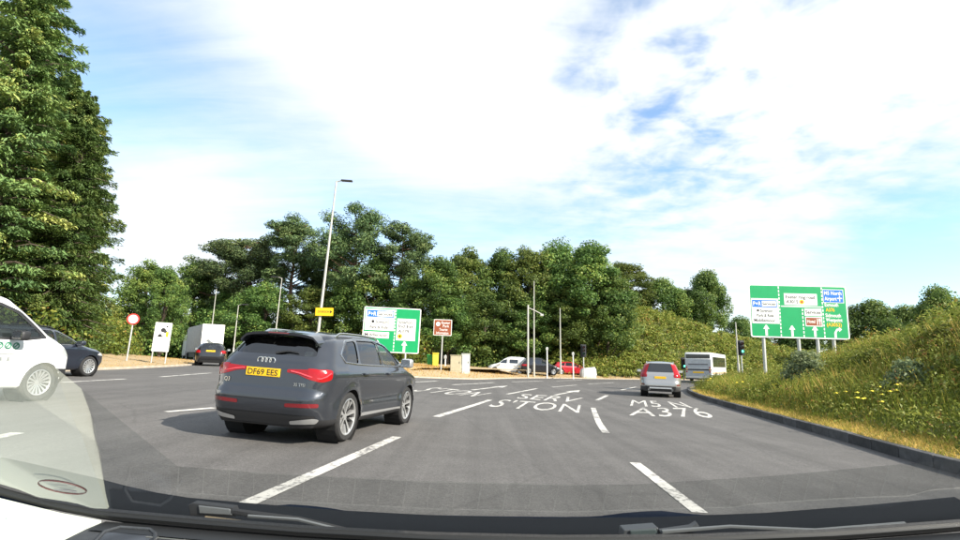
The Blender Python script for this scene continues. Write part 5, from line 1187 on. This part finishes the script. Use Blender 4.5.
# ---- articulated lorry
def lorry():
    pos = at(210.5, 358, 66); hv = R(-36); root = tag(empty('lorry'), 'white box lorry with grey curtain side turning off at the left', 'lorry'); root.matrix_world = ground_matrix((pos.x, 66), hv, .78)
    CUR = mat('grey curtain', (.38, .38, .38), .6, noise=.1, nscale=1.5); BOX = mat('lorry white', (.80, .78, .74), .45, noise=.05, nscale=1)
    Lb, hw, z0, z1 = 12.5, 1.22, 1.1, 4.5
    MB().box(-hw, hw, .06, Lb, z0, z1).build('box_body', CUR, root, bev=.02)
    for s in (-1, 1):
        d = MB().box(s * .62 - .605, s * .62 + .605, -.02, .055, z0 + .06, z1 - .08).build('rear_door', BOX, root, bev=.012); MB().tube([(s * .35, -.045, z0 + .15), (s * .35, -.045, z1 - .2)], .022, 6).build('lock_rod', M_STEEL, d)
    MB().box(-hw - .02, hw + .02, -.03, .1, z1 - .06, z1 + .02).box(-hw - .02, -hw + .03, -.03, .1, z0, z1 - .06).box(hw - .03, hw + .02, -.03, .1, z0, z1 - .06).build('rear_frame', BOX, root)
    for k in range(9): MB().box(-hw - .012, -hw - .002, .5 + k * 1.4, .55 + k * 1.4, z0 + .05, z1 - .1).build('curtain_strap', M_STEEL, root)
    MB().box(-.9, .9, .2, Lb, .85, 1.09).build('chassis', M_TRIM, root); MB().box(-hw + .02, hw - .02, -.02, .1, .55, .78).build('underrun_bar', M_TRIM, root, bev=.02)
    MB().box(-hw + .02, -hw + .06, 4, 9.2, .45, 1.0).build('side_guard', M_TRIM, root); MB().box(hw - .06, hw - .02, 4, 9.2, .45, 1.0).build('side_guard', M_TRIM, root)
    for s in (-1, 1): MB().box(s * 1.0 - .16, s * 1.0 + .16, -.045, -.022, .84, .98).build('tail_light', M_LAMP, root)
    t, m_, h = wheel_meshes(.5, .3, 'multi')
    for y in (1.6, 2.9, 4.2, 11.2, 14.6):
        for s in (-1, 1):
            we = empty('wheel', (s * 1.08, y, .5), 0 if s > 0 else math.pi, root)
            for nm, q in (('tyre', t), ('rim', m_), ('brake_disc', h)): link(nm, q, None, we)
    cab = MB().prism([(-1.22, 13.2, .6), (-1.22, 15.7, .6), (-1.22, 15.75, 1.6), (-1.22, 15.4, 3.2), (-1.22, 13.8, 3.6), (-1.22, 13.2, 3.6)], (2.44, 0, 0)).build('cab', WHT, root, bev=.06)
    MB().box(-1.05, 1.05, 15.66, 15.72, 1.8, 2.1).build('grille', M_TRIM, cab)
lorry()

# ---- single-deck bus
def bus():
    p = P(689, 383); hv = R(32); root = tag(empty('bus'), 'white single deck bus with grey rear turning beyond the island', 'bus'); fw = Vector((math.sin(hv), math.cos(hv))); rt_ = Vector((fw.y, -fw.x))
    Y0 = 50.; q = at(698.5, 375, Y0); root.matrix_world = ground_matrix((q.x, Y0), hv, -.20); root.scale = (.95, .95, .95)
    WB = mat('bus white', (.74, .74, .70), .35, noise=.04, nscale=1, coat=.4); GB = mat('bus rear grey', (.40, .42, .43), .5, noise=.15, nscale=2); GL = mat('bus window', (.02, .024, .026), .08, 0, .6)
    hw, L, z0, z1 = 1.22, 10.2, .32, 2.85
    MB().box(-hw, hw, .0, L, z0, z1, .14).build('body', WB, root, True)
    MB().box(-hw + .04, hw - .04, -.015, .2, .55, 2.2, .02).build('engine_cover', GB, root)
    MB().box(-hw + .1, hw - .1, -.022, .2, 2.26, 2.66, .05).build('rear_window', GL, root); MB().box(-hw + .03, hw - .03, -.025, .1, 1.12, 1.24).build('grille_band', M_TRIM, root)
    MB().box(-.9, .9, -.025, .1, 1.65, 1.75).build('vent_strip', mat('vent grey', (.12, .12, .13), .6), root); MB().box(-.5, .5, -.03, .1, .85, 1.0).build('number_plate', M_PLATE_Y, root)
    MB().box(-hw, hw, .05, 1.5, .22, .4).build('bumper', M_TRIM, root, bev=.03); MB().box(-hw + .05, hw - .05, 1.6, L - .3, .25, .33).build('underbody', M_CAVITY, root)
    for s in (-1, 1):
        for z, m in ((1.4, M_LAMP), (.98, M_LAMP), (1.2, mat('amber lamp', (.7, .3, .02), .2))): MB().lathe([(0, -.045), (.07, -.04), (.075, -.01)], 'y', 14, (s * 1.06, 0, z)).build('tail_light', m, root)
        for k in range(6):
            y0 = .9 + k * 1.45; MB().box(s * hw - .012, s * hw + .012, y0, y0 + 1.36, 1.45, 2.45, .0).build('side_window', GL, root)
        MB().box(s * hw - .008, s * hw + .008, .4, L - .4, .8, .95).build('side_stripe', mat('bus stripe', (.55, .35, .2), .5), root)
    t, m_, h = wheel_meshes(.48, .29, 'multi')
    for y in (2.6, 8.2):
        for s in (-1, 1):
            we = empty('wheel', (s * 1.13, y, .48), 0 if s > 0 else math.pi, root)
            for nm, q_ in (('tyre', t), ('rim', m_), ('brake_disc', h)): link(nm, q_, None, we)
bus()
# a pale car glimpsed through the grass beyond the island
q = at(746, 366, 78); build_vehicle('pale_car', hatch(SILV, res=(12, 32, 16)), 'pale car glimpsed behind the grass left of the large sign post', 'car', (q.x, 78), R(70), -.5)

# ------------------------------------------------------------------ the car the picture is taken from: bonnet, wipers, windscreen foot, dashboard
OWN = tag(empty('own_car', (0, .9, 0)), 'dark blue car we sit in: bonnet edge, wipers and dashboard along the bottom', 'car')
def own(o): o.parent = OWN; o.location = (o.location.x, o.location.y - .9, o.location.z); return o
M_BONNET = mat('navy bonnet paint', (.005, .010, .022), .7, 0, 0.)
M_DASH = mat('dashboard plastic', (.068, .072, .078), .9, 0, .08, noise=.1, nscale=60, bump=.25)
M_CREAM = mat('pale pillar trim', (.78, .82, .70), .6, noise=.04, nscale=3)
YB = .93
bp_ = [at(x, y, YB) for x, y in [(-160, 456), (-80, 473), (0, 491), (50, 504.5), (100, 514), (200, 523), (300, 531), (430, 538), (560, 541), (700, 540), (840, 534.5), (960, 525.5), (1060, 516), (1140, 508)]]
bx = np.array([p.x for p in bp_]); bz = np.array([p.z for p in bp_])
base_z = lambda x: np.interp(x, bx, bz)
# bonnet
xs = np.linspace(-1.05, 1.05, 45); ys = np.linspace(1.16, 2.15, 15); X, Y = np.meshgrid(xs, ys, indexing='ij')
Z = np.interp(Y, [1.16, 1.25, 1.45, 1.7, 2.0, 2.15], [.930, .934, .880, .806, .70, .62]) + .035 * np.abs(X / 1.0) ** 2.0 + .012 * np.exp(-((np.abs(X) - .42) / .07) ** 2)
own(link('bonnet', grid_mesh('bonnet', X, Y, Z), M_BONNET))
# black scuttle panel under the wipers
xs = np.linspace(-1.0, 1.0, 31); X, Y = np.meshgrid(xs, np.array([.945, 1.0, 1.08, 1.17]), indexing='ij'); Z = base_z(X) - np.array([[.012, .035, .05, .03]])
own(link('scuttle_panel', grid_mesh('scuttle_panel', X, Y, Z), mat('scuttle plastic', (.010, .012, .015), .9, 0, .05)))
own(MB().tube([(x, YB + .006, float(base_z(x)) - .001) for x in np.linspace(-.98, .98, 41)], .0085, 8).build('windscreen_seal', M_BLACK, sm=True))
# windscreen: the clear sheet and its foot, where the dashboard is mirrored
TH = R(31)
def pane(name, f0, f1, m, off=0.):
    xs = np.linspace(-1.0, 1.0, 287); u = np.linspace(0, 1, 9); X, U = np.meshgrid(xs, u, indexing='ij'); s = f0(X) + (f1(X) - f0(X)) * U
    return own(link(name, grid_mesh(name, X, YB - s * math.cos(TH), base_z(X) + s * math.sin(TH)), m))
foot = lambda X: np.interp(X, [-.392, -.378, .2, .8], [.575, .265, .265, .365])
MT = bpy.data.materials.new('clear glass'); MT.use_nodes = True; nt = MT.node_tree; nt.nodes.clear(); a_ = nt.nodes.new('ShaderNodeBsdfTransparent'); b_ = nt.nodes.new('ShaderNodeOutputMaterial'); nt.links.new(a_.outputs[0], b_.inputs[0])
pane('windscreen_upper', foot, lambda X: X * 0 + 1.05, MT)
WS = pane('windscreen_foot', lambda X: X * 0 + .002, foot, glass_mat('windscreen glass', (.97, .985, .975), 1.7, .03))
# round sticker seen from behind
def on_glass(px, py):
    d = ray(px, py); lo, hi = .2, 2.
    for _ in range(40):
        t = (lo + hi) / 2; p = d * t; s = (YB - p.y) / math.cos(TH); zg = float(base_z(p.x)) + s * math.sin(TH)
        if H + p.z < zg: lo = t
        else: hi = t
    return d * (lo - .002) + Vector((0, 0, H))
st = MB().tube([on_glass(62 + 24 * math.cos(a) + 3 * math.sin(a), 487.5 + 5.8 * math.sin(a) + 3.6 * math.cos(a)) for a in np.linspace(0, 6.2832, 29)], .0007, 5, False).build('sticker', mat('sticker red', (.13, .05, .045), .5))
own(st)
own(MB().tube([on_glass(54, 490), on_glass(66, 490.5), on_glass(76, 492)], .0008, 4).build('sticker_print', mat('sticker grey', (.2, .2, .2), .5)))
# dashboard top
xs = np.linspace(-.615, 1.0, 42); us = np.array([0, .03, .1, .2, .4, .6, .75]); X, U = np.meshgrid(xs, us, indexing='ij')
Xs = X - U * np.where(X < 0, .35, 0) * (np.abs(X) > .4); Z = base_z(X) - .012 - .05 * U
DB = own(link('dashboard', grid_mesh('dashboard', X, YB - .004 - U, Z), M_DASH))
# defroster slot with its fins, mirrored in the glass
def dashp(x, u, h=0.): return Vector((x, YB - .004 - u, float(base_z(x)) - .012 - .05 * u + h))
X, U = np.meshgrid(np.linspace(-.50, .98, 40), np.array([0., 1.]), indexing='ij'); u0_ = lambda x: .045 + .017 * smooth(.1, .8, x); u1_ = lambda x: .096 + .042 * smooth(.1, .8, x); U = u0_(X) + (u1_(X) - u0_(X)) * U
own(link('defroster_slot', grid_mesh('defroster_slot', X, YB - .004 - U, base_z(X) - .012 - .05 * U + .003), M_BLACK))
fin = mat('defroster fin', (.10, .098, .09), .6)
for k in range(36):
    x = -.49 + k * .041; own(MB().tube([dashp(x, float(u0_(x)) + .002, .005), dashp(x + .006, float(u1_(x)) - .002, .005)], .0011, 4).build('defroster_fin', fin))
for uf in (u0_, u1_): own(MB().tube([dashp(x, float(uf(x)), .003) for x in np.linspace(-.51, .98, 30)], .0012, 4).build('slot_rim', mat('slot rim', (.12, .12, .11), .5)))
# pale pillar trim in the sunlight at the lower left corner
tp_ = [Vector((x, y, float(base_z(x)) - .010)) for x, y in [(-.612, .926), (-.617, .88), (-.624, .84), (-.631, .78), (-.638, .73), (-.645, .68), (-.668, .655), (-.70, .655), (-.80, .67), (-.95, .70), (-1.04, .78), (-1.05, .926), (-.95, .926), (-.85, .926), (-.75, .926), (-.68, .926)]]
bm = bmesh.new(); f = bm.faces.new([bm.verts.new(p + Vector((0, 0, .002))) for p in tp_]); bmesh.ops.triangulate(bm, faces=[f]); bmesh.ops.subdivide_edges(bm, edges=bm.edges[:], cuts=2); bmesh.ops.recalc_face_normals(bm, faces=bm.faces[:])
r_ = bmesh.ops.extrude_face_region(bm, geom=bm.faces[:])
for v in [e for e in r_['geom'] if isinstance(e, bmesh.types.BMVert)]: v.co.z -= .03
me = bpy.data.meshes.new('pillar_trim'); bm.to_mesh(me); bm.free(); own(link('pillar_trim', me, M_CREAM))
X, U = np.meshgrid(np.linspace(-.605, .98, 42), np.array([.0, .038]), indexing='ij')
own(link('dash_dark_strip', grid_mesh('dash_dark_strip', X, YB - .004 - U, base_z(X) - .012 - .05 * U + .003), M_BLACK))  # black strip added so the glass mirrors dark over the bonnet
# loudspeaker grille
def dash_at(px, py, h=0.):
    d = ray(px, py); lo, hi = .2, 2.
    for _ in range(40):
        t = (lo + hi) / 2; p = d * t; u = YB - .004 - p.y
        if H + p.z > float(base_z(p.x)) - .012 - .05 * u + h: lo = t
        else: hi = t
    return d * lo + Vector((0, 0, H))
outl = [(92, 545), (104, 532), (120, 527.5), (150, 529.5), (155, 534), (155, 545)]
own(MB().tube([dash_at(*p, .003) for p in outl], .003, 6).build('grille_rim', M_DASH, sm=True))
bm = bmesh.new(); bm.faces.new([bm.verts.new(dash_at(*p, .0025)) for p in outl]); me = bpy.data.meshes.new('speaker_grille'); bm.to_mesh(me); bm.free()
gm = bpy.data.materials.new('perforated grille'); gm.use_nodes = True; nt = gm.node_tree; tc = nt.nodes.new('ShaderNodeTexCoord'); vo = nt.nodes.new('ShaderNodeTexVoronoi'); vo.inputs['Scale'].default_value = 230; vo.inputs['Randomness'].default_value = 0; cr = nt.nodes.new('ShaderNodeValToRGB')
cr.color_ramp.elements[0].position = .35; cr.color_ramp.elements[0].color = (.005, .005, .006, 1); cr.color_ramp.elements[1].position = .5; cr.color_ramp.elements[1].color = (.06, .065, .075, 1)
nt.links.new(tc.outputs['Object'], vo.inputs['Vector']); nt.links.new(vo.outputs['Distance'], cr.inputs[0]); nt.links.new(cr.outputs[0], nt.nodes['Principled BSDF'].inputs['Base Color']); own(link('speaker_grille', me, gm))
# wipers resting at the foot of the glass
M_WIP = mat('wiper grey', (.06, .065, .07), .45); M_WIPL = mat('worn wiper metal', (.2, .21, .21), .4, .4)
def flat(pix, Y, th, m, name):
    return own(MB().prism([at(x, y, Y) for x, y in pix], (0, th, 0)).build(name, m, bev=.0015))
Yw = 1.0
flat([(188, 505), (192, 503), (233, 508), (236, 517), (190, 516)], Yw, .02, M_TRIM, 'wiper_end')
flat([(198, 505.5), (230, 509), (232, 515.5), (199, 513.5)], Yw - .004, .003, M_WIPL, 'wiper_end_face')
own(MB().tube([at(232, 511, Yw), at(262, 515.5, Yw), at(300, 519, Yw), at(350, 532, Yw + .02)], [.005, .006, .004, .006], 6).build('wiper_arm', M_TRIM, sm=True))
own(MB().tube([at(248, 516, Yw - .006), at(298, 519.5, Yw - .006), at(345, 531, Yw)], .0028, 5).build('wiper_arm_edge', M_WIPL, sm=True))
own(MB().tube([at(205, 518.5, Yw), at(280, 527.5, Yw), at(340, 535.5, Yw)], .0045, 5).build('wiper_blade', mat('dusty rubber', (.20, .16, .10), .8), sm=True))
flat([(622, 538.5), (624, 530), (658, 527.5), (662, 537)], Yw, .03, M_WIP, 'wiper_pivot')
flat([(630, 530.5), (656, 529), (659, 536), (631, 537.5)], Yw - .004, .003, mat('pivot cap', (.05, .07, .07), .5), 'pivot_cap')
own(MB().tube([at(660, 534, Yw), at(690, 528.5, Yw), at(697, 523.5, Yw)], [.009, .007, .006], 6).build('wiper_arm', M_WIP, sm=True))
own(MB().tube([at(662, 532, Yw - .008), at(730, 526.5, Yw - .008), at(815, 530.5, Yw - .008), at(905, 525, Yw - .008)], [.004, .003, .0035, .006], 6).build('wiper_arm', M_WIPL, sm=True))
own(MB().tube([at(665, 537.5, Yw), at(760, 533, Yw), at(830, 533.5, Yw), at(912, 528, Yw)], [.006, .0045, .007, .006], 6).build('wiper_blade', M_TRIM, sm=True))
